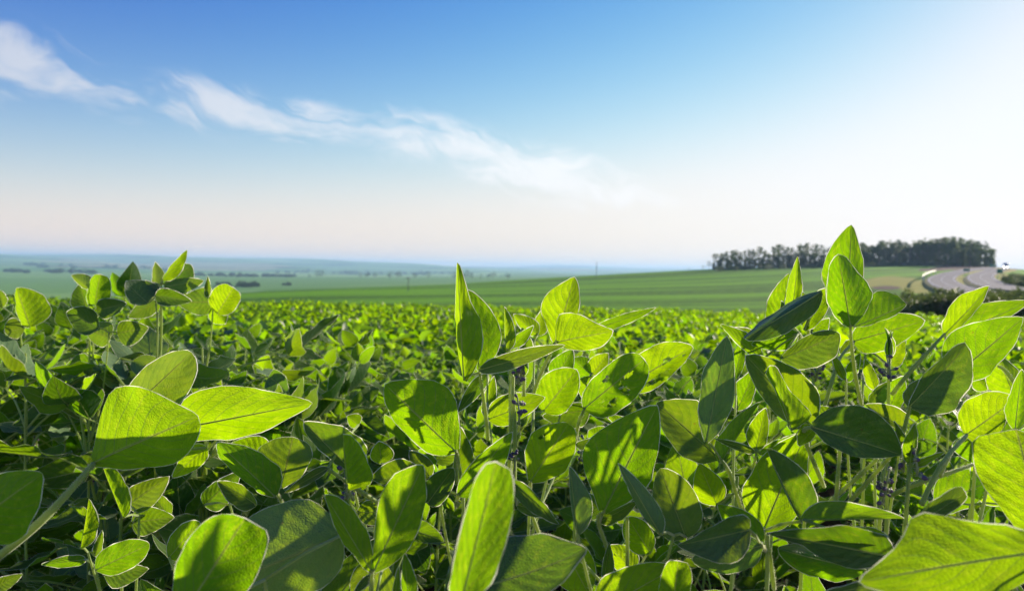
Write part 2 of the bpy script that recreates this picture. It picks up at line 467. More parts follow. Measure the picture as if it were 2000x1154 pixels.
def build_ground():
    cols = list(np.arange(-3200, -200, 150)) + list(np.arange(-200, 1640, 18)) + list(np.arange(1640, 2080, 5)) + list(np.arange(2080, 5300, 160))
    rows = [-4, -2, -1, 0, .5, 1, 1.5, 2, 2.5, 3, 4, 5, 7, 9, 12, 15, 19, 23, 27, 30]
    y = 30.
    while y < 16000:
        y *= 1.03 if (y < 80 or y > 700) else 1.018
        rows.append(y)
    v = []; c = []
    for Y in rows:
        for px in cols:
            X = (px - 1000) / FPX * (Y if Y > 60 else (Y + 4) + (Y / 60.) * (-4) if Y > 0 else 4)
            z = ground_z(X, Y)
            if Y < 30: z += .02 * math.sin(X * 9 + Y * 3) * math.sin(Y * 7)
            v.append((X, Y, z))
            p = px; py = hor(px) + (CAMZ - z) * FPX / max(Y, 1)
            # ground cover of the verge, banks and bare earth by the road
            yel = soil = 0.0
            if 70 < Y < 620:
                for q in ((1740, 552, 60, 13), (1800, 560, 45, 14), (1870, 556, 26, 20), (1905, 545, 20, 14), (1960, 572, 60, 7), (1895, 530, 30, 5), (1960, 545, 12, 12)):
                    yel = max(yel, ellq(p, py, *q))
                for q in ((1880, 523, 62, 5), (1820, 527, 30, 3), (1975, 524, 40, 3), (1730, 562, 30, 4), (1985, 553, 12, 4)):
                    soil = max(soil, ellq(p, py, *q))
            c.append((min(1, yel * 1.35), min(1, soil * 1.4), 1.0 if Y <= 45 else 0.0, 1))
    nc = len(cols)
    f = [(i * nc + j, i * nc + j + 1, (i + 1) * nc + j + 1, (i + 1) * nc + j) for i in range(len(rows) - 1) for j in range(nc - 1)]
    mt, n = mat('farmland')
    geo = n.new('ShaderNodeNewGeometry'); at = n.new('ShaderNodeAttribute', attribute_name='cover')
    pos = geo.outputs['Position']; s = n.sep(pos); cv = n.sep(at.outputs['Color'])
    # near crop ground under the plants: red-brown soil
    soilc = n.mix(n.noise(pos, 22, 8, .65), (.035, .016, .010), (.11, .050, .030))
    # mid soybean field with darker contour strips
    strip = n.noise(n.xyz(n.math('MULTIPLY', s[0], .0035), n.math('MULTIPLY', n.math('MULTIPLY_ADD', s[0], -.12, s[1]), .040), 1.3), 1.0, 5, .6, .4)
    fine = n.noise(n.xyz(n.math('MULTIPLY', s[0], .5), n.math('MULTIPLY', s[1], .16), 0.), 1.0, 6, .7)
    mid = n.mix(n.ramp(strip, .43, .56), (.060, .185, .0), (.195, .47, .003))
    mid = n.mix(n.ramp(fine, .35, .68, 0, .5), mid, (.23, .44, .008))
    # patchwork far away
    vo = n.new('ShaderNodeTexVoronoi'); n.link(n.xyz(n.math('MULTIPLY', s[0], .0011), n.math('MULTIPLY', s[1], .00062), 0.), vo.inputs['Vector'])
    vo.inputs['Scale'].default_value = 1.0
    vc = n.sep(vo.outputs['Color'])
    far = n.mix(vc[0], (.17, .36, .08), (.32, .52, .14))
    far = n.mix(n.math('GREATER_THAN', vc[1], .80), far, (.40, .42, .18))
    far = n.mix(n.math('GREATER_THAN', vc[2], .86), far, (.030, .062, .022))
    wood = n.noise(n.xyz(n.math('MULTIPLY', s[0], .0009), n.math('MULTIPLY', s[1], .0018), 9.), 1.0, 6, .6)
    far = n.mix(n.math('MULTIPLY', n.ramp(wood, .555, .60), n.ramp(s[1], 2600, 4200)), far, (.020, .045, .018))
    leftness = n.ramp(n.math('DIVIDE', s[0], n.math('MAXIMUM', s[1], 1.0)), -.30, -.40)
    edge_ = n.math('MULTIPLY_ADD', leftness, 520.0, s[1])
    c1 = n.mix(n.ramp(edge_, 700, 830), mid, far)
    brk = n.noise(pos, .12, 6, .7)
    yc = n.mix(brk, (.30, .36, .04), (.62, .50, .09))
    c2 = n.mix(n.ramp(n.math('MULTIPLY_ADD', n.math('SUBTRACT', brk, .5), .9, cv[0]), .32, .62), c1, yc)
    sc_ = n.mix(brk, (.12, .075, .045), (.26, .17, .10))
    c3 = n.mix(n.ramp(n.math('MULTIPLY_ADD', n.math('SUBTRACT', brk, .5), .9, cv[1]), .35, .6), c2, sc_)
    c4 = n.mix(cv[2], c3, soilc)
    p = n.new('ShaderNodeBsdfPrincipled'); n.link(c4, p.inputs['Base Color']); p.inputs['Roughness'].default_value = .9
    p.inputs['Specular IOR Level'].default_value = .1
    b = n.new('ShaderNodeBump'); n.link(n.noise(pos, 1.6, 8, .7), b.inputs['Height']); b.inputs['Strength'].default_value = .8; b.inputs['Distance'].default_value = .25
    n.link(b.outputs[0], p.inputs['Normal'])
    o = n.new('ShaderNodeOutputMaterial'); n.link(p.outputs[0], o.inputs[0])
    g = mesh_obj('ground', v, f, [mt])
    a = g.data.color_attributes.new('cover', 'FLOAT_COLOR', 'POINT')
    a.data.foreach_set('color', np.array(c, dtype=np.float32).ravel())
    tag(g, kind='structure')
    return g


build_ground()


# ------------------------------------------------------------------ road
def smooth_path(pts, k=12):
    pts = [Vector(p) for p in pts]; out = []
    for i in range(len(pts) - 1):
        p0 = pts[max(i - 1, 0)]; p1 = pts[i]; p2 = pts[i + 1]; p3 = pts[min(i + 2, len(pts) - 1)]
        for j in range(k):
            t = j / k
            out.append(.5 * ((2 * p1) + (-p0 + p2) * t + (2 * p0 - 5 * p1 + 4 * p2 - p3) * t * t + (-p0 + 3 * p1 - 3 * p2 + p3) * t ** 3))
    out.append(pts[-1])
    return out


def strip(mb, path, off, width, lift, mi=0, thick=0.0, dash=None):
    n = len(path); v = []; f = []
    for i, p in enumerate(path):
        t = path[min(i + 1, n - 1)] - path[max(i - 1, 0)]; t.z = 0; t.normalize()
        s = Vector((t.y, -t.x, 0))
        for k in (off - width / 2, off + width / 2):
            q = p + s * k; v.append((q.x, q.y, p.z + lift))
        if thick:
            for k in (off - width / 2 - 1.2, off + width / 2 + 1.2):
                q = p + s * k; v.append((q.x, q.y, p.z + lift - thick))
    st = 4 if thick else 2
    for i in range(n - 1):
        if dash and (i // dash) % 2: continue
        a = i * st
        f.append((a, a + 1, a + st + 1, a + st))
        if thick:
            f.append((a + 2, a, a + st, a + st + 2)); f.append((a + 1, a + 3, a + st + 3, a + st + 1))
    mb.add(v, f, mi)


M_ASPH = simple('asphalt', (.27, .245, .22), .9, .22, .35, spec=.08)
M_VERGE = simple('verge', (.34, .30, .09), .95, .45, .5, spec=.05)
M_PAINT = simple('road_paint', (.78, .77, .72), .6, .1, 2)
M_GALV = simple('galvanised_steel', (.45, .45, .43), .6, .12, 3, metal=.6, spec=.5)
M_WOODP = simple('weathered_post', (.10, .09, .08), .8, .3, 6)
M_GREEN = simple('sign_green', (.02, .20, .12), .5, .1, 2)
M_WHITE = simple('white_paint', (.82, .82, .80), .35, .05, 2, spec=.5)
M_DARK = simple('dark_rubber', (.03, .03, .032), .7, .2, 5)
M_WIN = simple('window_glass', (.04, .05, .06), .08, .1, 2, spec=.8)
roads = [[(1935, 523), (1918, 525.5), (1885, 530), (1855, 537), (1838, 547), (1848, 558), (1873, 566.5), (1905, 573), (1960, 581), (2060, 590)],
         [(1990, 522), (1962, 527), (1932, 533), (1914, 542), (1925, 553.5), (1950, 562), (1990, 569), (2080, 577)]]
RP = []
for ri, r in enumerate(roads):
    path = smooth_path([hit(*q) for q in r], 10)
    # keep the carriageway smooth in height
    zs = [p.z for p in path]
    zs = [sum(zs[max(0, i - 6):i + 7]) / len(zs[max(0, i - 6):i + 7]) for i in range(len(zs))]
    for p, z in zip(path, zs): p.z = max(z, p.z) + .15
    RP.append(path)
    mb = MB()
    strip(mb, path, 0, 8.0, .25, 0); strip(mb, path, 0, 8.4, .20, 2, .9)
    strip(mb, path, -3.4, .15, .27, 1); strip(mb, path, 3.4, .15, .27, 1); strip(mb, path, 0, .18, .27, 1, dash=1)
    o = mb.build('road', [M_ASPH, M_PAINT, M_VERGE]); tag(o, kind='structure')


def rail(path, off, i0, i1, label):
    root = empty('guardrail', path[i0]); tag(root, label, 'guardrail')
    pts = []
    for i in range(i0, i1):
        t = path[i + 1] - path[i - 1]; t.z = 0; t.normalize(); s = Vector((t.y, -t.x, 0)); pts.append(path[i] + s * off)
    mb = MB()
    v = []; f = []
    for p in pts:
        for dz, dy in ((1.0, 0), (1.12, .06), (1.25, 0), (1.38, .06), (1.5, 0)): v.append(p + Vector((dy, -dy, dz + .1)) - path[i0])
    for i in range(len(pts) - 1):
        for k in range(4): f.append((i * 5 + k, i * 5 + k + 1, (i + 1) * 5 + k + 1, (i + 1) * 5 + k))
    mb.add(v, f)
    mb.build('rail_beam', [M_GALV], root)
    for p in pts[::3]:
        q = MB(); q.box(p + Vector((0, 0, .75)) - path[i0], (.15, .15, 1.5)); q.build('post', [M_GALV], root)
    return root


rail(RP[0], 5.2, 30, 50, 'pale steel guardrail round the outside of the near carriageway bend')


def pole(px, Y, h, label, cross=False, r=.16):
    p = on_ground(px, Y); root = empty('utility_pole', p); tag(root, label, 'pole')
    a = MB(); a.tube([(0, 0, -1), (0, 0, h)], [r, r * .7], 8); a.build('post', [M_WOODP], root)
    if cross:
        b = MB(); b.box((0, 0, h - .6), (2.4, .14, .16)); b.build('crossarm', [M_WOODP], root)
        for x in (-1.05, 0.35, 1.05):
            c = MB(); c.tube([(x, 0, h - .52), (x, 0, h - .2)], [.07, .05], 6); c.build('insulator', [M_WHITE], root)


pole(1164, 470, 9.0, 'tall thin utility pole standing on the skyline of the middle green field', r=.2)
pole(797, 300, 5.4, 'short utility pole with crossarm low on the slope of the green field', True)


def sign(px, py, w_, h_, label):
    p = hit(px, py); root = empty('road_sign', p); tag(root, label, 'road sign')
    for x in (-w_ * .35, w_ * .35):
        a = MB(); a.tube([(x, .1, -.5), (x, .1, 1.2 + h_)], .07, 6); a.build('post', [M_GALV], root)
    b = MB(); b.box((0, 0, 1.2 + h_ / 2), (w_, .08, h_)); b.build('panel', [M_GREEN], root)
    c = MB()
    for q in ((0, 1.2 + h_ - .08, w_ - .1, .07), (0, 1.28, w_ - .1, .07)): c.box((q[0], -.05, q[1]), (q[2], .02, q[3]))
    c.build('border', [M_WHITE], root)


sign(1886, 536, 2.4, 1.1, 'green road sign on the grass median between the two carriageways')
sign(1951, 541, 1.9, 1.6, 'green road sign beside the outer edge of the far carriageway')
sign(1936, 526, 2.6, 1.3, 'small green road sign near the crest of the road beside the grove')


def truck():
    p = RP[1][10].copy(); nx = RP[1][12] - RP[1][8]; rz = math.atan2(-nx.x, nx.y) + math.pi
    root = empty('delivery_truck', (p.x, p.y, p.z + .27)); root.rotation_euler = (0, 0, math.atan2(nx.y, nx.x) + math.pi / 2 )
    tag(root, 'small white truck with its headlights on coming over the crest of the road', 'truck')
    a = MB(); a.box((0, 3.4, 2.0), (2.4, 5.2, 2.6)); a.build('cargo_box', [M_WHITE], root)
    b = MB(); b.box((0, -.1, 1.1), (2.3, 1.7, 1.1)); b.box((0, .15, 2.05), (2.2, 1.2, .8)); b.build('cab', [M_WHITE], root)
    c = MB(); c.box((0, -.47, 2.05), (1.95, .06, .6)); c.build('windscreen', [M_WIN], root)
    e, n = mat('headlight_glow'); em = n.new('ShaderNodeEmission'); em.inputs[0].default_value = (1, .96, .88, 1); em.inputs[1].default_value = 30
    o = n.new('ShaderNodeOutputMaterial'); n.link(em.outputs[0], o.inputs[0])
    for x in (-.8, .8):
        d_ = MB(); d_.tube([(x, -1.05, .95), (x, -.94, .95)], .17, 10); d_.build('headlight', [e], root)
    for x in (-1.0, 1.0):
        for y_ in (.1, 4.6):
            d_ = MB(); d_.tube([(x - .14, y_, .48), (x + .14, y_, .48)], .48, 12); d_.build('wheel', [M_DARK], root)


truck()


# ------------------------------------------------------------------ trees
def tree_leaf_mat(name, c1, c2, tr):
    mt, n = mat(name)
    geo = n.new('ShaderNodeNewGeometry'); oi = n.new('ShaderNodeObjectInfo')
    r = n.math('FRACT', n.math('ADD', geo.outputs['Random Per Island'], oi.outputs['Random']))
    c = n.mix(r, c1, c2)
    p = n.new('ShaderNodeBsdfPrincipled'); n.link(c, p.inputs['Base Color']); p.inputs['Roughness'].default_value = .6
    t = n.new('ShaderNodeBsdfTranslucent'); t.inputs[0].default_value = (*tr, 1)
    mx = n.new('ShaderNodeMixShader'); mx.inputs[0].default_value = .3
    n.link(p.outputs[0], mx.inputs[1]); n.link(t.outputs[0], mx.inputs[2])
    o = n.new('ShaderNodeOutputMaterial'); n.link(mx.outputs[0], o.inputs[0]); return mt


M_EUC = tree_leaf_mat('eucalyptus_foliage', (.034, .070, .018), (.078, .125, .034), (.16, .22, .03))
M_TREE = tree_leaf_mat('tree_foliage', (.022, .05, .018), (.055, .095, .030), (.10, .16, .03))
M_BUSH = tree_leaf_mat('bush_foliage', (.030, .055, .015), (.085, .125, .030), (.16, .22, .04))
M_BARK = simple('bark', (.20, .16, .13), .85, .3, 3)


def leaf_cloud(centres, n, size, r, flat=1.0):
    """many small leaf sprays spread through several clumps"""
    v = []; f = []
    for (c, rad) in centres:
        k = max(6, int(n * rad * rad))
        for _ in range(k):
            d_ = Vector((r.gauss(0, 1), r.gauss(0, 1), r.gauss(0, 1))).normalized() * rad * (r.random() ** .45)
            d_.z *= flat
            p = Vector(c) + d_
            a = Vector((r.gauss(0, 1), r.gauss(0, 1), r.gauss(0, 1))).normalized(); b = a.orthogonal().normalized()
            s = size * r.uniform(.6, 1.4); i = len(v)
            v += [p - a * s, p - b * s * .55, p + a * s, p + b * s * .55]
            f.append((i, i + 1, i + 2, i + 3))
    return v, f


def make_tree(name, h, kind, r):
    root = empty(name)
    t = MB(); lean = (r.uniform(-.4, .4), r.uniform(-.4, .4))
    pts = [(0, 0, -.5), (lean[0] * .4, lean[1] * .4, h * .35), (lean[0], lean[1], h * .7), (lean[0] * 1.3, lean[1] * 1.3, h * .93)]
    rb = h * .014
    t.tube(pts, [rb, rb * .8, rb * .5, rb * .2], 6)
    cl = []
    if kind == 'euc':
        for k in range(11):
            z = h * r.uniform(.52, .95); a = r.random() * 6.28; ro = h * r.uniform(.03, .11) * (1.25 - .5 * abs(z / h - .7) / .3)
            c = (lean[0] + math.cos(a) * ro, lean[1] + math.sin(a) * ro, z)
            t.tube([(lean[0] * .8, lean[1] * .8, z - h * .12), c], [rb * .35, rb * .12], 4)
            cl.append((c, h * r.uniform(.045, .085)))
        cl.append(((lean[0] * 1.3, lean[1] * 1.3, h * .96), h * .05))
        v, f = leaf_cloud(cl, 26, h * .018, r, .85)
    elif kind == 'dense':
        for k in range(34):
            z = h * r.uniform(.04, .92); a = r.random() * 6.28; ro = h * r.uniform(.04, .14)
            c = (math.cos(a) * ro, math.sin(a) * ro, z)
            if k % 3 == 0: t.tube([(0, 0, max(0, z - h * .12)), c], [rb * .35, rb * .12], 4)
            cl.append((c, h * r.uniform(.06, .10)))
        v, f = leaf_cloud(cl, 24, h * .020, r)
    else:
        for k in range(16):
            z = h * r.uniform(.30, .88); a = r.random() * 6.28; ro = h * r.uniform(.08, .36) * (1.15 - abs(z / h - .55))
            c = (math.cos(a) * ro, math.sin(a) * ro, z)
            if k % 2 == 0: t.tube([(0, 0, z * .55), c], [rb * .6, rb * .2], 4)
            cl.append((c, h * r.uniform(.10, .17)))
        v, f = leaf_cloud(cl, 5, h * .035, r, .8)
    t.build('trunk', [M_BARK], root)
    mesh_obj('crown', v, f, [M_EUC if kind != 'round' else M_TREE], root, smooth=False)
    return root


def copy_tree(o, parent=None):
    c = o.copy(); COL.objects.link(c); c.parent = parent
    for ch in o.children: copy_tree(ch, c)
    return c


KIDS = {}


def dup(o):
    """copy a thing, its parts and sub-parts (child lists are remembered, they are slow to query)"""
    def kids(x):
        if x.name not in KIDS: KIDS[x.name] = list(x.children)
        return KIDS[x.name]
    def rec(x, par):
        c = x.copy(); COL.objects.link(c); c.parent = par
        for ch in kids(x): rec(ch, c)
        return c
    return rec(o, None)


class Pool:
    def __init__(s, protos): s.p = protos; s.used = [False] * len(protos)

    def take(s, i):
        i %= len(s.p)
        if not s.used[i]:
            s.used[i] = True; dup_src = s.p[i]; [KIDS.setdefault(x.name, list(x.children)) for x in [dup_src] + list(dup_src.children_recursive)]
            return dup_src
        return dup(s.p[i])

    def finish(s):
        for o, u in zip(s.p, s.used):
            if not u:
                for c in list(o.children_recursive) + [o]: bpy.data.objects.remove(c)


tr = random.Random(5)
euc = Pool([make_tree('eucalyptus_tree', 20, 'euc', tr) for _ in range(6)])
den = Pool([make_tree('eucalyptus_tree', 20, 'dense', tr) for _ in range(5)])
rou = Pool([make_tree('round_tree', 12, 'round', tr) for _ in range(4)])


def top_y(px):
    return float(np.interp(px, [1388, 1395, 1410, 1440, 1480, 1530, 1570, 1600, 1650, 1700, 1740, 1800, 1850, 1890, 1925, 1942],
                           [505, 497, 490, 487, 484, 478, 477, 480, 478, 474, 470, 466, 465, 468, 476, 485]))


def grove_tree(pool, px, Y, label, tall=1.0, group='trees of the eucalyptus grove on the ridge'):
    o = pool.take(tr.randrange(9)); p = on_ground(px, Y)
    top = CAMZ - (top_y(px) - hor(px)) / FPX * Y
    h = max(4, (top - p.z) * tall); s = h / 20.
    o.location = p; o.scale = (s * tr.uniform(1.0, 1.3), s * tr.uniform(1.0, 1.3), s); o.rotation_euler = (0, 0, tr.random() * 6.28)
    tag(o, label, 'tree', group); return o


x = 1393
while x < 1940:                        # tall loose front and middle rows
    open_part = 1470 < x < 1700
    for row in range(2):
        Y = 520 + row * 26 + tr.uniform(-6, 6)
        grove_tree(euc, x + tr.uniform(-4, 4), Y, 'tall thin eucalyptus whose feathery top stands above the ridge grove', tr.uniform(.80, 1.10))
    x += 11 if not open_part else 13
x = 1391
while x < 1700:                        # lower dense trees under them
    for row in range(2):
        grove_tree(den, x + tr.uniform(-3, 3), 505 + row * 9 + tr.uniform(-3, 3), 'lower leafy tree in the dark bottom layer of the ridge grove', tr.uniform(.50, .74) if x < 1640 else tr.uniform(.65, .9))
    x += 9
x = 1640
while x < 1943:                        # the dense right half that comes down to the road
    for row in range(2):
        Y = (470 if x > 1840 else 505) + row * 22 + tr.uniform(-5, 5)
        grove_tree(den, x + tr.uniform(-3, 3), Y, 'dense leafy eucalyptus in the thick right half of the ridge grove by the road', tr.uniform(.66, 1.02))
    x += 10.5
for px, h, lab in ((1372, 3.4, 'tiny bush alone on the skyline just outside the left end of the grove'), (1344, 2.0, 'smallest lone bush on the bare skyline left of the grove'), (1384, 6.0, 'small tree at the very left end of the ridge grove')):
    o = rou.take(tr.randrange(4)); o.location = on_ground(px, 540); o.scale = [h / 12.] * 3; tag(o, lab, 'tree')

# lone trees beyond the green field
LONE = [(469, 2000, 12, 'lone round tree near the dark wood at the left end of the far field edge'), (542, 2000, 12, 'small lone tree on the far field edge, second from the left'),
        (604, 1900, 7, 'low shrub-like tree just left of the widest tree on the far field edge'), (619, 1900, 16, 'left half of the widest twin tree on the far field edge'), (627, 1900, 16, 'right half of the widest twin tree on the far field edge'),
        (704, 1700, 12, 'first tree of the close row of three on the far field edge'), (717, 1700, 12, 'middle tree of the close row of three on the far field edge'), (731, 1700, 12, 'last tree of the close row of three on the far field edge'),
        (761, 1600, 15, 'left tree of the tall pair on the far field edge'), (775, 1600, 16, 'right tree of the tall pair on the far field edge'), (809, 1600, 11, 'small tree just right of the short utility pole'),
        (836, 1600, 13, 'lone tree halfway between the short pole and the tallest middle leaf'), (885, 1500, 13, 'tree seen just left of the tall pointed leaf in the middle'), (913, 1500, 16, 'largest tree of the clump right of the tall pointed leaf'),
        (922, 1500, 11, 'second tree of the clump right of the tall pointed leaf'), (938, 1500, 9, 'third, lower tree of the clump right of the tall pointed leaf'), (953, 1450, 9, 'small low tree before the last pair on the far field edge'),
        (962, 1450, 13, 'taller tree near the right end of the far field edge'), (992, 1400, 10, 'last small tree where the far field edge meets the green hill')]
for px, Y, h, lab in LONE:
    o = rou.take(tr.randrange(4)); o.location = on_ground(px, Y); s = h / 12. * 1.25
    o.scale = (s * 1.15, s * 1.15, s); o.rotation_euler = (0, 0, tr.random() * 6); tag(o, lab, 'tree', 'lone trees on the far field edge')


def wood_mass(name, spots, size, n, m_, label, cat, r):
    v = []; f = []
    for (px, Y, rad) in spots:
        p = on_ground(px, Y); a, b = leaf_cloud([((p.x, p.y, p.z + rad * .35), rad)], n / rad / rad, size, r, .7)
        base = len(v); v += a; f += [tuple(i + base for i in q) for q in b]
    o = mesh_obj(name, v, f, [m_], smooth=False); tag(o, label, cat, kind='stuff'); return o


wr = random.Random(8)
def strip_spots(x0, x1, Y0, Y1, r0, r1, n):
    out = []
    while len(out) < n:                      # ragged strips: clumps of uneven height with gaps
        c = wr.uniform(x0, x1); Yc = wr.uniform(Y0, Y1); k = wr.randint(1, 6)
        for _ in range(k): out.append((c + wr.gauss(0, (x1 - x0) * .035), Yc + wr.uniform(-25, 25), wr.uniform(r0, r1) * (1.5 if wr.random() < .12 else 1)))
    return out
sp = strip_spots(8, 62, 2150, 2500, 3.5, 9, 34) + strip_spots(80, 180, 2300, 2750, 3.5, 10, 60) + strip_spots(360, 580, 2200, 2500, 3.5, 9, 90) \
    + strip_spots(60, 330, 3600, 4600, 6, 14, 50) + strip_spots(560, 900, 3600, 5000, 6, 14, 60)
wood_mass('far_woodland', sp, 2.2, 90, M_TREE, 'dark strips of distant woodland across the hazy valley fields', 'woodland', wr)
sp = strip_spots(455, 505, 880, 980, 2, 5, 40) + strip_spots(550, 572, 980, 1020, 1.5, 3.5, 8) + strip_spots(395, 460, 900, 960, 2, 4, 22)
wood_mass('valley_woodland', sp, 1.1, 90, M_TREE, 'low dark thicket in the dip behind the green field', 'woodland', wr)
sp = [(wr.uniform(1395, 1940), wr.uniform(478, 520), wr.uniform(1.5, 3.0)) for _ in range(170)]
wood_mass('grove_undergrowth', sp, .7, 60, M_EUC, 'dark undergrowth along the foot of the ridge grove', 'undergrowth', wr)


def bush(r):
    cl = [((r.uniform(-1.3, 1.3), r.uniform(-1.3, 1.3), r.uniform(.3, 1.7)), r.uniform(.5, 1.0)) for _ in range(9)]
    v, f = leaf_cloud(cl, 110, .17, r)
    root = empty('bush'); mesh_obj('foliage', v, f, [M_BUSH], root, smooth=False)
    t = MB()
    for _ in range(5): t.tube([(0, 0, -.2), (r.uniform(-1, 1), r.uniform(-1, 1), 1.3)], [.06, .02], 4)
    t.build('stem', [M_BARK], root); return root


bu = Pool([bush(wr) for _ in range(4)])
BL = ['dark bush in the gully below the road, seen between the soybean leaves', 'olive bush on the bank beside the near carriageway', 'low bush on the slope at the right beyond the far carriageway']
for k in range(170):
    z = k % 19
    if z < 15: px, Y, s = wr.uniform(1735, 2030), wr.uniform(66, 104), wr.uniform(.55, .95); lab = 0
    elif z < 17: px, Y, s = wr.uniform(1740, 1850), wr.uniform(115, 150), wr.uniform(.35, .6); lab = 1
    else: px, Y, s = wr.uniform(1962, 1998), wr.uniform(190, 260), wr.uniform(.6, 1.0); lab = 2
    o = bu.take(wr.randrange(4)); o.location = on_ground(px, Y); o.scale = (s, s, s * wr.uniform(.8, 1.2)); o.rotation_euler = (0, 0, wr.random() * 6)
    tag(o, BL[lab], 'bush', ('bushes in the gully', 'bushes on the road bank', 'bushes on the far slope')[lab])
for p_ in (euc, den, rou, bu): p_.finish()


# ------------------------------------------------------------------ soybean leaves
PROF = {
    'o': ((0, .10), (.04, .42), (.12, .78), (.22, .96), (.33, 1.0), (.48, .95), (.62, .80), (.76, .57), (.88, .31), (.96, .11), (1, 0)),
    'r': ((0, .12), (.04, .48), (.12, .80), (.25, .97), (.42, 1.0), (.56, .96), (.70, .83), (.82, .61), (.90, .40), (.96, .19), (1, .0)),
    'b': ((0, .12), (.03, .40), (.12, .74), (.28, .94), (.48, 1.0), (.66, .98), (.80, .88), (.90, .70), (.96, .50), (.99, .28), (1, .0)),
    'n': ((0, .10), (.06, .45), (.18, .82), (.32, 1.0), (.46, .98), (.60, .80), (.73, .55), (.85, .33), (.94, .16), (1, 0)),
    's': ((0, .10), (.05, .60), (.15, .92), (.28, 1.0), (.40, .94), (.52, .78), (.64, .56), (.76, .36), (.88, .18), (.95, .08), (1, 0)),
}


def prof(s, u):
    p = PROF[s] if isinstance(s, str) else s
    X_ = [a for a, _ in p]; Y_ = [b for _, b in p]
    return float(sum(np.interp(min(1, max(0, u + d_)), X_, Y_) for d_ in (-.02, 0, .02)) / 3) if 0 < u < 1 else float(np.interp(u, X_, Y_))


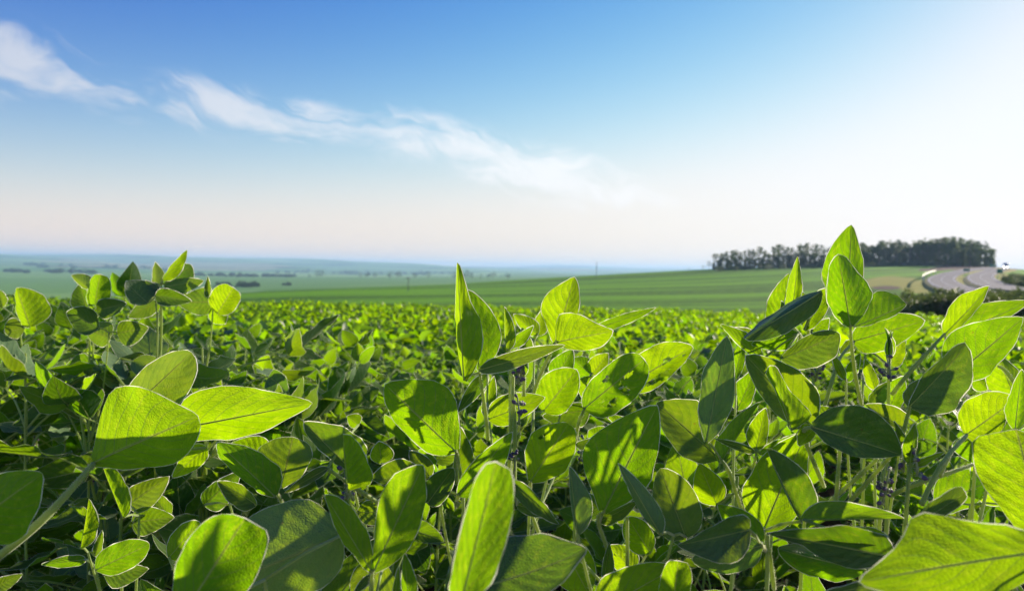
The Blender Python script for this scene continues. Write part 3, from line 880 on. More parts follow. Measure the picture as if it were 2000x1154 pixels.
# outlines of the most prominent leaflets: (base, tip): (one side, other side)
OUTL = {
    (1657, 632): ([(1640, 620), (1622, 590), (1613, 545), (1618, 510), (1632, 478), (1650, 455)], [(1690, 600), (1697, 560), (1697, 530), (1688, 500), (1680, 475), (1672, 452)]),
    (1661, 636): ([(1648, 632), (1632, 615), (1622, 585), (1621, 550), (1625, 520)], [(1672, 632), (1695, 612), (1712, 590), (1716, 575), (1702, 550), (1682, 528), (1660, 505)]),
    (1669, 638): ([(1690, 600), (1705, 578), (1718, 567), (1735, 567), (1752, 574), (1765, 577)], [(1700, 634), (1735, 622), (1760, 608)]),
    (906, 742): ([(895, 720), (886, 690), (884, 655), (888, 620), (891, 570)], [(925, 720), (938, 685), (942, 655), (938, 620), (920, 590), (908, 550), (900, 525)]),
    (937, 724): ([(920, 700), (908, 650), (908, 600)], [(958, 705), (972, 685), (980, 655), (972, 625), (955, 600), (935, 580)]),
    (1085, 668): ([(1068, 635), (1057, 605), (1060, 585), (1075, 567), (1100, 553)], [(1110, 650), (1128, 620), (1133, 590), (1130, 560)]),
    (1089, 668): ([(1085, 640), (1095, 615), (1115, 611), (1135, 615), (1165, 632)], [(1110, 682), (1145, 686), (1175, 677), (1190, 662)]),
    (889, 880): ([(860, 890), (825, 880), (790, 850), (765, 820), (750, 785)], [(897, 840), (893, 790), (880, 765), (850, 748), (800, 745), (765, 748)]),
    (1180, 998): ([(1160, 960), (1145, 930), (1138, 895), (1145, 870), (1175, 845), (1230, 815), (1265, 798)], [(1240, 975), (1275, 940), (1290, 890), (1292, 850), (1288, 820)]),
    (183, 903): ([(180, 860), (185, 810), (195, 772), (210, 758), (260, 757), (290, 768), (340, 792)], [(230, 917), (300, 918), (330, 912), (352, 893), (375, 860), (385, 835)]),
    (330, 1240): ([(320, 1150), (333, 1110), (355, 1065), (385, 1035), (420, 1014), (450, 1011)], [(480, 1160), (500, 1120), (515, 1075), (515, 1050), (500, 1033)]),
    (890, 1225): ([(878, 1150), (890, 1080), (905, 1010), (922, 945), (945, 912)], [(960, 1150), (985, 1080), (998, 1010), (999, 950), (990, 915)]),
    (2085, 1070): ([(2000, 1190), (1900, 1200), (1780, 1170), (1710, 1148)], [(2000, 1040), (1975, 1026), (1930, 1032), (1880, 1018), (1850, 1011), (1810, 1025), (1785, 1060), (1740, 1100), (1700, 1122)]),
    (2050, 1075): ([(1985, 1030), (1940, 985), (1915, 920), (1910, 875), (1925, 855), (1950, 845)], [(2100, 1000), (2100, 900), (2050, 840)]),
    (1860, 735): ([(1850, 700), (1850, 668), (1880, 642), (1915, 628), (1960, 620)], [(1890, 750), (1930, 740), (1960, 710), (1980, 680), (1990, 650)]),
    (1846, 652): ([(1845, 630), (1858, 600), (1880, 578), (1910, 566)], [(1870, 645), (1900, 620), (1920, 595)]),
    (1778, 792): ([(1778, 760), (1795, 720), (1820, 690), (1850, 667), (1875, 668)], [(1800, 812), (1840, 800), (1865, 770), (1885, 730), (1890, 695)]),
    (1380, 860): ([(1368, 830), (1366, 780), (1375, 730), (1395, 690)], [(1410, 835), (1430, 800), (1441, 760), (1440, 710), (1430, 675)]),
    (1589, 834): ([(1545, 832), (1500, 800), (1470, 750), (1458, 715)], [(1592, 790), (1580, 755), (1550, 720), (1510, 700), (1475, 692)]),
    (1546, 838): ([(1541, 820), (1522, 770), (1508, 735)], [(1575, 835), (1590, 815), (1585, 800), (1560, 775), (1540, 760), (1528, 735), (1518, 718)]),
    (1404, 893): ([(1370, 905), (1330, 890), (1300, 850), (1285, 815)], [(1400, 850), (1385, 800), (1360, 780), (1320, 780)]),
    (1586, 833): ([(1600, 810), (1630, 792), (1665, 787), (1700, 800), (1730, 830), (1750, 865)], [(1610, 865), (1650, 885), (1690, 893), (1730, 890)]),
    (1738, 1086): ([(1700, 1100), (1650, 1100), (1600, 1085), (1570, 1062), (1540, 1054)], [(1725, 1060), (1690, 1030), (1640, 1016), (1590, 1012), (1540, 1025)]),
    (1462, 1034): ([(1450, 1065), (1420, 1090), (1390, 1088), (1350, 1074)], [(1455, 1015), (1430, 1003), (1395, 1002), (1365, 1030)]),
    (1037, 939): ([(1030, 910), (1028, 880), (1040, 845), (1065, 832), (1090, 827)], [(1065, 942), (1105, 925), (1122, 890), (1125, 850), (1118, 835)]),
    (731, 1114): ([(728, 1070), (728, 1020), (738, 970), (765, 935), (800, 918)], [(760, 1105), (795, 1080), (820, 1030), (832, 970)]),
    (727, 1117): ([(700, 1100), (665, 1060), (645, 1010)], [(727, 1080), (715, 1040), (690, 1000), (660, 975)]),
    (338, 838): ([(350, 790), (380, 768), (430, 757), (490, 760), (540, 768), (585, 780)], [(360, 866), (400, 866), (450, 858), (500, 845), (550, 820), (590, 800)]),
    (692, 922): ([(660, 905), (630, 880), (600, 845)], [(715, 900), (722, 870), (705, 845), (670, 828), (620, 824)]),
    (680, 956): ([(679, 920), (672, 870)], [(720, 955), (727, 935), (715, 900), (700, 870), (685, 852)]),
    (536, 968): ([(500, 965), (460, 930), (425, 895)], [(545, 940), (540, 915), (510, 890), (470, 872)]),
    (549, 950): ([(520, 930), (503, 900), (510, 870), (540, 855)], [(590, 930), (612, 890), (605, 870), (590, 858)]),
    (1528, 700): ([(1535, 680), (1560, 660), (1590, 646), (1620, 645)], [(1550, 720), (1590, 716), (1625, 695), (1635, 670)]),
    (1571, 644): ([(1568, 620), (1580, 590), (1600, 568)], [(1590, 640), (1615, 620), (1624, 590)]),
}


def outline_profile(bx, by, tx, ty, pts, left):
    """half-width profile of one side of a leaflet from its outline"""
    dx, dy = tx - bx, ty - by; l = math.hypot(dx, dy); o = []
    for x, y in pts:
        u = ((x - bx) * dx + (y - by) * dy) / l / l
        w_ = ((x - bx) * dy - (y - by) * dx) / l * (1 if left else -1)
        o.append((min(.985, max(.025, u)), max(1.0, w_)))
    o.sort(); wm = max(w_ for _, w_ in o)
    return tuple([(0, .10)] + [(u, w_ / wm) for u, w_ in o] + [(1, 0)]), wm


def leaflet(B, T, hl, hr, n, wl, wr, shape='o', nu=14, nv=5, bend=0.0, wave=.05, edge=.00045, seed=0, holes=(), curl=0.0, side=0.0, flip=False, twist=.0):
    """a soybean leaflet: midrib B->T, half blades of width wl / wr along hl / hr"""
    r = random.Random(seed)
    B = Vector(B); T = Vector(T); ax = T - B; L = ax.length; a = ax / L
    hl = Vector(hl).normalized(); hr = Vector(hr).normalized(); n = Vector(n).normalized()
    vs = []; uv = []
    ph = [r.random() * 6.28 for _ in range(6)]; fr = [r.uniform(1.6, 2.6), r.uniform(3.2, 5)]
    sv = n.cross(a).normalized()
    us = [i / nu for i in range(nu + 1)]
    us = [u + .035 * math.sin(2 * math.pi * u) * -1 for u in us]; us[0] = 0; us[-1] = 1
    cols = [(-1 + 2 * j / (2 * nv)) for j in range(2 * nv + 1)]
    asym = r.uniform(-.035, .035); tw = twist * r.uniform(-1, 1); cu = curl + r.uniform(-.16, .10) * (1 if twist else 0)
    HL0, HR0, N0 = hl, hr, n
    for u in us:
        Rm = Matrix.Rotation(tw * (u - .4), 3, a); hl, hr, n = Rm @ HL0, Rm @ HR0, Rm @ N0
        mid = B + ax * u + n * (bend * L * 4 * u * (1 - u)) + sv * (side * L * 4 * u * (1 - u))
        for c in cols:
            h, wd, sg = (hl, wl, 0) if c < 0 else (hr, wr, 1)
            f = prof(shape if isinstance(shape, str) else shape[sg], min(1, max(0, u + (asym if sg else -asym) * math.sin(math.pi * u))))
            k = abs(c)
            # near the midrib the fold is rounded
            q = mid + h * (k * wd * f)
            flat = (hr - hl).normalized() * (1 if c >= 0 else -1)
            q += (flat - h) * (wd * f * .10 * math.sin(math.pi * min(1, k * 1.6)) if k < .62 else 0)
            wv = wave * L * k * k * (math.sin(u * fr[0] * 6.28 + ph[sg]) * .6 + math.sin(u * fr[1] * 6.28 + ph[2 + sg]) * .3) * math.sin(math.pi * min(1, u * 1.05) ** .8)
            q += n * (wv + cu * wd * f * k * k)
            q -= a * (L * .02 * k * k * math.cos(u * 3))
            vs.append(q); uv.append((u, c))
    nc = len(cols); fs = []
    dead = set()
    def inside(u, c):
        for (hu, hc, ru, rc) in holes:
            t = math.atan2((c - hc) / rc, (u - hu) / ru)
            w_ = 1 + .18 * math.sin(3 * t + hu * 9) + .12 * math.sin(5 * t + 1)
            if ((u - hu) / ru) ** 2 + ((c - hc) / rc) ** 2 < w_ * w_: return True
        return False
    for i in range(nu):
        for j in range(nc - 1):
            if holes and inside((us[i] + us[i + 1]) / 2, (cols[j] + cols[j + 1]) / 2): continue
            q = (i * nc + j, i * nc + j + 1, (i + 1) * nc + j + 1, (i + 1) * nc + j)
            if i == nu - 1: q = (i * nc + j, i * nc + j + 1, nu * nc + nc // 2)
            if flip: q = q[::-1]
            fs.append(q)
    mi = [0] * len(fs)
    if edge:                                   # downy margin of the blade
        loop = [vs[i * nc] for i in range(nu)] + [vs[nu * nc + nc // 2]] + [vs[i * nc + nc - 1] for i in range(nu - 1, -1, -1)]
        idx_ = [i * nc for i in range(nu)] + [nu * nc + nc // 2] + [i * nc + nc - 1 for i in range(nu - 1, -1, -1)]
        inn = [(i * nc + 1) for i in range(nu)] + [(nu - 1) * nc + nc // 2] + [i * nc + nc - 2 for i in range(nu - 1, -1, -1)]
        b = len(vs)
        for q_, (io, ii) in enumerate(zip(idx_, inn)):
            o_ = (vs[io] - vs[ii]); o_ = o_.normalized() if o_.length > 1e-7 else sv
            e_ = edge * (r.uniform(.45, 1.35) if r.random() < .8 else .15) * (.4 if q_ in (0, len(idx_) - 1) else 1)
            P0 = vs[io]; vs += [P0 - o_ * e_ * .3, P0 + o_ * e_ * 1.3, P0 - n * e_ * .7, P0 + n * e_ * .7]
        nb = len(idx_)
        for q_ in range(nb - 1):
            c0 = b + q_ * 4; fs += [(c0, c0 + 1, c0 + 5, c0 + 4), (c0 + 2, c0 + 3, c0 + 7, c0 + 6)]; mi += [1, 1]
        uv += [(.5, .5)] * (nb * 4)
        # midrib as a slightly raised ridge on the lower side
        rib = [vs[i * nc + nc // 2] for i in range(nu)]
        m2 = MB(); m2.tube(rib, [L * .0085 * (1 - .85 * i / nu) for i in range(nu)], 4, 2, False)
        b = len(vs); vs += [Vector(p) for p in m2.v]; fs += [tuple(k + b for k in q) for q in m2.f]; mi += [2] * len(m2.f); uv += [(.5, .5)] * len(m2.v)
    return vs, fs, mi, uv


LEAFMATS = [M_LEAF, M_FUZZ, M_STEM]
SHADEMATS = [M_SHADE_LEAF, M_FUZZ, M_STEM]
BACKMATS = [M_BLEAF, M_FUZZ, M_STEM]
STEMMATS = [M_STEM, M_HAIR]


FORCE_SHADE = [False]


def at(px, py, t): return CAM + ray(px, py) * t


def screen_leaflet(name, parent, spec, seed, hairs=True):
    """spec: bx,by,tx,ty,wl,wr,side,depth[,dict]"""
    bx, by, tx, ty, wl, wr, face, dep = spec[:8]; kw = dict(spec[8]) if len(spec) > 8 else {}
    dz = kw.pop('dz', 0.0); k = kw.pop('k', .36); tl = kw.pop('t', 0.0)
    B = at(bx, by, dep); T = at(tx, ty, dep + dz)
    if (bx, by) in OUTL:
        pL, wl = outline_profile(bx, by, tx, ty, OUTL[(bx, by)][0], True); pR, wr = outline_profile(bx, by, tx, ty, OUTL[(bx, by)][1], False)
        kw['shape'] = (pL, pR)
    a = (T - B).normalized(); L = (T - B).length
    dx, dy = tx - bx, ty - by; l = math.hypot(dx, dy)
    sL = RT * (dy / l) + UP * (dx / l)          # left of the walking direction on the picture
    sL = (sL - a * sL.dot(a)).normalized()
    n = sL.cross(a).normalized()
    view = (CAM - (B + T) / 2).normalized()
    if n.dot(view) < 0: n = -n
    sg = 1 if face == 'u' else -1
    hs = []; ws = []
    for w_, s_ in ((wl, sL), (wr, -sL)):
        wm = abs(w_) * dep / FPX; real = k * L
        if wm > .075 * L: real = max(wm * 1.06, min(real, wm * (1.10 if face == 'l' else 1.28)))
        c = min(1, wm / real) if real else 1
        c = max(c, .16)
        if c > .93: c = .93
        phi = math.acos(c); back = -1 if w_ < 0 else 1
        hs.append(s_ * c * back + n * sg * math.sin(phi)); ws.append(wm / c if wm > .16 * real else real * .8)
    kw.pop('kk', None)
    nn = n * sg
    roll = math.radians(kw.pop('roll', 0))
    if roll:
        hs = [sL * math.cos(roll) - n * math.sin(roll) + n * sg * .15, -sL * math.cos(roll) + n * math.sin(roll) + n * sg * .15]; ws = [wl * dep / FPX / math.cos(roll), wr * dep / FPX / math.cos(roll)]
        nn = (n * math.cos(roll) + sL * math.sin(roll)) * sg
    holes = kw.pop('holes', ()); shade_mat = kw.pop('shade_mat', 0) or (FORCE_SHADE[0] and int(seed * 3) % 3 > 0)
    nu, nv = (34, 16) if holes else (16, 6)
    shape = kw.pop('shape', 'o'); bend = kw.pop('bend', None)
    if bend is None: bend = random.Random(seed).uniform(-.05, .03)
    v, f, mi, uv = leaflet(B, T, hs[0], hs[1], nn, ws[0], ws[1], shape, nu, nv, bend, kw.pop('wave', .05), .00052 * min(1.3, max(.7, dep / .8)), seed, holes, kw.pop('curl', 0.0), kw.pop('side', 0.0), flip=(face == 'u'), twist=.35)
    # make sure the upper side is the front side of the faces
    q = f[len(f) // 3 if not holes else 0]
    e1 = Vector(v[q[1]]) - Vector(v[q[0]]); e2 = Vector(v[q[2]]) - Vector(v[q[0]])
    fn = e1.cross(e2)
    if fn.dot(n) * sg < 0: f = [tuple(reversed(x)) if m_ == 0 else x for x, m_ in zip(f, mi)]
    return mesh_obj(name, v, f, SHADEMATS if (face == 'u' or shade_mat) else LEAFMATS, parent, mi, uv, loc=parent_loc(parent)), B


def parent_loc(p):
    l = Vector((0, 0, 0))
    while p is not None: l = l + p.location; p = p.parent
    return l


def bez(p0, p1, p2, n=8):
    return [p0 * (1 - t) ** 2 + p1 * 2 * t * (1 - t) + p2 * t * t for t in [i / n for i in range(n + 1)]]


def pod_flowers(mb_root, P, r, n=7, size=.0032):
    """raceme: small purple buds on a short downy stalk"""
    m_ = MB(); c = MB()
    tip = P + Vector((r.uniform(-.006, .006), r.uniform(-.006, .006), .028))
    c.tube([P, (P + tip) / 2 + Vector((.001, 0, 0)), tip], [.0013, .0011, .0007], 5)
    for _ in range(n):
        f = r.random(); q = P.lerp(tip, f) + Vector((r.uniform(-1, 1), r.uniform(-1, 1), r.uniform(-.3, .6))) * .0055
        s = size * r.uniform(.6, 1.1); d_ = (q - P.lerp(tip, f)).normalized()
        m_.tube([q - d_ * s * .8, q - d_ * s * .2, q + d_ * s * .6, q + d_ * s * 1.4], [s * .25, s * .62, s * .70, s * .15], 7)
        c.tube([P.lerp(tip, f), q - d_ * s * .8], [.0006, .0009], 4)
        c.tube([q - d_ * s * .9, q - d_ * s * .1], [s * .45, s * .68], 6)
    c.hairs([P, tip], .0012, 60, .002, 1, r)
    a = c.build('flower_stalk', [M_CALYX, M_HAIR], mb_root, loc=parent_loc(mb_root))
    m_.build('flower_bud', [M_FLOWER], a, loc=parent_loc(mb_root))
    return a


def random_trifoliate(parent, A, dirv, ln, size, r,  nu=8, nv=3, droop=None, name='leaf', joined=False, hair=0, mats=None):
    """petiole from A along dirv with three leaflets; returns the leaf object"""
    dirv = Vector(dirv).normalized(); base = parent_loc(parent)
    mid = A + dirv * ln * .5 + Vector((0, 0, ln * .10)); J = A + dirv * ln
    path = bez(A, mid + Vector((0, 0, .01)), J, 6)
    st = MB(); rad = [.0021 - .0008 * i / 6 for i in range(7)]
    flat = Vector((dirv.x, dirv.y, 0)); flat = flat.normalized() if flat.length > .05 else Vector((r.uniform(-1, 1), r.uniform(-1, 1), 0)).normalized()
    side = Vector((-flat.y, flat.x, 0))
    pitch = r.uniform(-.5, 1.15) if droop is None else droop
    specs = []
    up = Vector((0, 0, 1))
    J2 = J + (flat * math.cos(pitch * .5) + up * math.sin(pitch * .5)) * size * .20
    path2 = path + [J2]
    st.tube(path2, rad + [.0009], 5)
    if hair: st.hairs(path2, rad + [.0009], hair, .0016, 1, r)
    out = []
    for k, (ang, o_, sc_) in enumerate(((0, J2, 1.0), (1.25, J, .88), (-1.25, J, .88))):
        aa = ang + r.uniform(-.25, .25); pp = pitch + r.uniform(-.35, .35) * (1 if k else .5)
        a = (flat * math.cos(aa) + side * math.sin(aa)) * math.cos(pp) + up * math.sin(pp); a.normalize()
        roll = r.gauss(0, .55); n = (up - a * up.dot(a)); n = n.normalized() if n.length > .05 else -flat
        n = (Matrix.Rotation(roll, 3, a) @ n).normalized()
        s_ = n.cross(a).normalized()
        fold = r.uniform(.0, .55); L = size * sc_ * r.uniform(.88, 1.1); w_ = L * r.uniform(.30, .37)
        hl = s_ * math.cos(fold) + n * math.sin(fold); hr = -s_ * math.cos(fold) + n * math.sin(fold)
        b = o_ + a * .006
        st.tube([o_, b + a * .004], [.0011, .0009], 4)
        v, f, mi, uv = leaflet(b, b + a * L, hl, hr, n, w_, w_, r.choice('ooosn'), nu, nv, r.uniform(-.20, .05), r.uniform(.03, .09), .00035, r.random(), flip=True, twist=.9)
        out.append((v, f, mi, uv))
    if joined:
        V = []; F = []; MI = []; UV = []
        for p in st.v: V.append(p); UV.append((.5, .5))
        F += list(st.f); MI += [2 if x == 0 else 1 for x in st.m]
        for (v, f, mi, uv) in out:
            b = len(V); V += v; F += [tuple(i + b for i in q) for q in f]; MI += mi; UV += uv
        return mesh_obj(name, V, F, BACKMATS, parent, MI, UV, loc=base)
    lf = st.build(name, STEMMATS, parent, loc=base)
    for (v, f, mi, uv) in out: mesh_obj('leaflet', v, f, mats or BACKMATS, lf, mi, uv, loc=base)
    return lf


# ------------------------------------------------------------------ the plants one can tell apart
def hero(label, top, base_dx, leaves, extra=3, flowers=(), buds=(), low=.62, group='soybean plants standing in the front of the field', stem_r=.0032, stems=(), pet_r=1.0):
    """top=(px,py,depth) of the main stem; leaves=[([leaflets], petiole pixel path or None)]"""
    r = random.Random(hash_label(label))
    Tp = at(*top); G = Vector((Tp.x + base_dx, Tp.y + .02, ground_z(Tp.x, Tp.y)))
    root = empty('soybean_plant', G); tag(root, label, 'soybean plant', group)
    path = [G - Vector((0, 0, .02)), G.lerp(Tp, .33) + Vector((r.uniform(-.008, .008), 0, 0)), G.lerp(Tp, .66) + Vector((r.uniform(-.008, .008), 0, 0)), Tp]
    sp_ = smooth_path(path, 8)
    mb = MB(); rad = [stem_r * (1.25 - .75 * i / (len(sp_) - 1)) for i in range(len(sp_))]
    mb.tube(sp_, rad, 8); mb.hairs(sp_[len(sp_) // 2:], rad[len(sp_) // 2:], 700, .0021, 1, r)
    mb.build('stem', STEMMATS, root, loc=G)
    for s_ in stems:                       # side branches seen in the photograph
        pts = smooth_path([at(*q) for q in s_], 6); m2 = MB(); rr_ = [stem_r * (.75 - .3 * i / len(pts)) for i in range(len(pts))]
        m2.tube(pts, rr_, 7); m2.hairs(pts, rr_, 350, .0020, 1, r); m2.build('branch', STEMMATS, root, loc=G)
    li = 0
    for lv in leaves:
        specs, pet = (lv[0], lv[1]) if isinstance(lv, tuple) and isinstance(lv[0], list) else (lv, None)
        B0 = [at(s[0], s[1], s[7]) for s in specs]
        J = sum(B0, Vector()) / len(B0)
        if pet:
            pp = [at(*q) for q in pet]
            path = smooth_path(pp, 5)
            end = path[-1]
        else:
            z = max(.25, min(J.z - r.uniform(.10, .20), Tp.z - .02))
            f = (z - G.z) / max(.05, (Tp.z - G.z)); f = max(.1, min(.97, f)); A = G.lerp(Tp, f)
            ctrl = (J + A) / 2 + Vector((0, .015, -.035))
            path = bez(A, ctrl, J, 8)[::-1]; J = path[0]
        if pet: J = path[0]
        m2 = MB(); rr_ = [(.0012 + .0009 * min(1, i / 8.)) * pet_r for i in range(len(path))]
        m2.tube(path, rr_, 7); m2.hairs(path, rr_, int(260 * pet_r ** 2), .0021, 1, r)
        for b in B0:
            if (b - J).length > .001: m2.tube([J, J.lerp(b, .5) + Vector((0, 0, .002)), b], [.0012, .0012, .0013], 6)
        lf = m2.build('leaf', STEMMATS, root, loc=G)
        for s in specs:
            li += 1
            screen_leaflet('leaflet', lf, s, hash_label(label) + li * 7.3)
    for k in range(extra):
        z = G.z + r.uniform(.28, low); f = (z - G.z) / (Tp.z - G.z); A = G.lerp(Tp, f)
        an = r.uniform(-.4, math.pi + .4)
        random_trifoliate(root, A, (math.cos(an), math.sin(an), r.uniform(.2, .9)), r.uniform(.10, .18), r.uniform(.08, .10), r, 10, 4, mats=SHADEMATS if 'taller' in group else None)  # left clump gets the leaf copy with shade in its colour
    for q in flowers: pod_flowers(root, at(*q), r, 8)
    for q in buds: bud(root, at(*q[:3]), q[3], r)
    return root


def hash_label(s):
    h = 7
    for c in s: h = (h * 31 + ord(c)) % 99991
    return h


def bud(root, P, size, r):
    """unopened trifoliate shoot: three folded leaflets standing together"""
    loc = parent_loc(root)
    m_ = MB(); m_.tube([P - Vector((0, 0, .02)), P], [.0016, .0018], 6); m_.hairs([P - Vector((0, 0, .02)), P], .0018, 120, .0025, 1, r)
    b = m_.build('shoot', STEMMATS, root, loc=loc)
    for k in range(3):
        an = k * 2.1 + r.random(); o = Vector((math.cos(an), math.sin(an), 0)); a = (Vector((0, 0, 1)) + o * .16).normalized(); n = -(o - a * o.dot(a)).normalized()
        s_ = n.cross(a); L = size * r.uniform(.75, 1.1)
        v, f, mi, uv = leaflet(P + o * .001, P + o * .001 + a * L, s_ * .45 + n * .9, -s_ * .45 + n * .9, n, L * .22, L * .22, 'n', 10, 4, .05, .02, .0005, r.random(), flip=True)
        mesh_obj('leaflet', v, f, LEAFMATS, b, mi, uv, loc=loc)

# A. tallest leaves at the upper right
hero('tall soybean plant whose pointed leaf is the highest in the whole picture', (1690, 830, .92), .0,
     [([(1657, 632, 1663, 439, 44, 42, 'l', .87, dict(dz=.02, shape='r', side=-.02)),
        (1661, 636, 1637, 497, 26, 70, 'l', .82, dict(shape='b', dz=-.01)),
        (1669, 638, 1771, 594, 42, 7, 'l', .84, dict(shape='b', dz=.03, k=.3))], [(1661, 638, .835), (1665, 690, .85), (1673, 745, .88), (1683, 790, .91)]),
      [(1668, 666, 1806, 626, 32, 36, 'l', 1.02, dict(shape='r')), (1735, 712, 1768, 655, 36, 26, 'l', 1.10), (1668, 668, 1640, 690, 10, 12, 'u', 1.05)],
      [(1650, 740, 1625, 690, 8, 10, 'l', .95), (1655, 745, 1680, 690, 12, 12, 'l', .98)]],
     3, stems=[[(1600, 830, .93), (1625, 745, .94), (1640, 700, .98), (1668, 668, 1.02)]])
# B. cluster to its left
hero('soybean plant with long grey leaf lying across narrow bright upright leaves', (1590, 730, .93), .0,
     [([(1519, 652, 1542, 534, 30, 30, 'l', .96, dict(dz=.03)), (1546, 612, 1558, 501, 4, 17, 'l', .91, dict(shape='o')), (1532, 640, 1526, 588, 5, 16, 'u', .93),
        (1572, 625, 1563, 568, 10, 24, 'l', .95)], [(1540, 632, .92), (1563, 655, .92), (1580, 700, .94)]),
      ([(1604, 570, 1455, 661, 34, 4, 'l', .84, dict(shape='r', k=.28, dz=-.04, shade_mat=1)), (1571, 644, 1620, 562, 28, 27, 'l', .90, dict(shape='r')),
        (1585, 650, 1620, 622, 10, 22, 'l', .96)], [(1600, 575, .86), (1578, 632, .90), (1590, 700, .93)]),
      ([(1559, 652, 1468, 672, 26, 16, 'l', .88, dict(k=.3)), (1528, 700, 1640, 652, 32, 40, 'u', .85, dict(shape='b')), (1489, 702, 1407, 634, 8, 24, 'l', .88, dict(shape='n')),
        (1470, 672, 1431, 641, 6, 20, 'u', .98)], [(1560, 652, .87), (1575, 690, .90), (1590, 730, .93)])], 3, flowers=[(1592, 745, .93)])
# big middle right group
hero('soybean plant with pale grey upright leaf over a large speckled dark leaf', (1440, 930, .84), .01,
     [([(1380, 860, 1420, 657, 36, 40, 'l', .74, dict(shape='o', dz=.03, shade_mat=1)), (1404, 893, 1283, 786, 42, 60, 'u', .84, dict(shape='r', dz=.02)),
        (1408, 903, 1485, 785, 26, 5, 'l', .82, dict(k=.28))], [(1407, 896, .81), (1425, 925, .82), (1450, 1000, .84)]),
      ([(1589, 834, 1457, 694, 36, 52, 'u', .76, dict(shape='r')), (1546, 838, 1505, 714, 3, 46, 'l', .71, dict(shape='r'))], [(1590, 836, .75), (1560, 845, .76), (1530, 930, .80), (1515, 1000, .84)]),
      [(1476, 878, 1496, 797, 21, 21, 'l', .78), (1474, 883, 1396, 856, 7, 8, 'u', .78), (1484, 886, 1560, 846, 8, 11, 'l', .78)],
      [(1435, 740, 1452, 660, 16, 14, 'l', .95), (1440, 800, 1475, 720, 25, 20, 'l', 1.0)]], 3)
hero('soybean plant with the largest shaded green leaf right of centre and narrow folded leaves', (1225, 1010, .74), .01,
     [([(1180, 998, 1284, 792, 82, 62, 'l', .70, dict(shape='o')), (1172, 1018, 1246, 977, 15, 14, 'u', .73), (1182, 1000, 1140, 960, 30, 15, 'u', .76)], [(1180, 1000, .71), (1168, 1018, .72), (1190, 1080, .76)]),
      [(1290, 1042, 1208, 905, 12, 25, 'l', .62, dict(k=.26, shade_mat=1)), (1339, 1048, 1290, 914, 46, 46, 'u', .68, dict(shape='r'))],
      [(1128, 1042, 1112, 911, 4, 36, 'l', .65, dict(k=.28, shape='n', shade_mat=1))],
      [(1270, 1078, 1225, 1010, 30, 26, 'l', .76, dict(shape='r')), (1240, 1115, 1190, 1065, 25, 28, 'l', .85, dict(holes=((.5, .4, .07, .12), (.7, -.3, .05, .09))))]], 3, flowers=[(1210, 1012, .80)])
hero('soybean plant with rounded dark blue-green leaf low right of centre', (1500, 1045, .70), .0,
     [([(1462, 1034, 1323, 1064, 30, 40, 'u', .60, dict(shape='o', dz=-.02)), (1487, 1066, 1352, 1092, 50, 22, 'l', .65, dict(shape='r', shade_mat=1)), (1489, 1062, 1402, 985, 26, 30, 'l', .68)], [(1487, 1064, .66), (1495, 1075, .68)]),
      ([(1492, 1034, 1578, 842, 62, 58, 'l', .76, dict(shape='o')), (1566, 1018, 1497, 875, 10, 50, 'u', .66, dict(k=.3))], [(1492, 1036, .72), (1503, 1080, .72), (1512, 1150, .74)]),
      [(1640, 845, 1588, 795, 20, 30, 'l', .85), (1400, 985, 1366, 905, 30, 30, 'l', .84)]], 3)
hero('soybean plant with two broad dark leaves spread flat above the bottom edge', (1700, 1100, .76), .0,
     [([(1586, 833, 1761, 888, 52, 32, 'u', .68, dict(shape='o', dz=.01)), (1592, 835, 1560, 870, 14, 20, 'l', .72)], [(1590, 834, .69), (1570, 850, .73), (1610, 950, .78)]),
      ([(1568, 1014, 1766, 1012, 32, 4, 'l', .62, dict(k=.26)), (1738, 1086, 1500, 1041, 40, 50, 'u', .60, dict(shape='o', dz=-.03)), (1740, 1092, 1640, 1040, 8, 40, 'l', .64)], [(1740, 1088, .62), (1765, 1065, .66), (1752, 1110, .72)]),
      [(1690, 1112, 1520, 1072, 40, 12, 'l', .68, dict(shape='r'))]],
     2, stems=[[(1632, 1000, .76), (1636, 940, .75), (1642, 870, .75)], [(1610, 990, .8), (1660, 945, .78), (1715, 895, .76)], [(1650, 990, .8), (1700, 935, .77), (1742, 888, .74)],
               [(1715, 1080, .80), (1722, 960, .79), (1728, 890, .80)]], flowers=[(1723, 985, .77), (1722, 968, .77)])
hero('soybean plant with small unopened tip between purple flower buds at the right', (1776, 908, .71), .0,
     [[(1777, 905, 1788, 826, 15, 14, 'l', .70), (1775, 902, 1746, 822, 7, 6, 'u', .72, dict(k=.25)), (1783, 911, 1846, 882, 6, 9, 'l', .70, dict(k=.25))]],
     2, flowers=[(1792, 930, .70), (1764, 922, .72)], stems=[[(1738, 968, .80), (1790, 945, .78), (1850, 925, .78), (1905, 905, .80)], [(1800, 985, .70), (1840, 905, .72), (1888, 850, .76)]])
hero('soybean plant with closed leaf bud and long arching petiole at the far right', (1737, 700, .84), .0,
     [([(1846, 652, 1932, 559, 26, 24, 'l', .84, dict(shape='n')), (1858, 655, 2012, 588, 34, 20, 'l', .92, dict(shape='o')), (1860, 735, 1998, 620, 62, 46, 'l', .80, dict(shape='o'))],
       [(1845, 652, .84), (1810, 690, .82), (1770, 735, .82), (1742, 770, .83)]),
      ([(1778, 792, 1888, 674, 42, 50, 'u', .70, dict(shape='r')), (1776, 795, 1800, 740, 26, 5, 'u', .74)], [(1777, 793, .71), (1768, 830, .72), (1755, 880, .75)]),
      [(1735, 800, 1765, 735, 26, 26, 'l', .90), (1710, 760, 1690, 700, 12, 14, 'l', .95), (1700, 790, 1735, 745, 16, 16, 'u', .9)],
      [(1765, 835, 1690, 790, 10, 26, 'u', .84)]], 3, buds=[(1737, 700, .84, .032)], flowers=[(1740, 745, .83)])
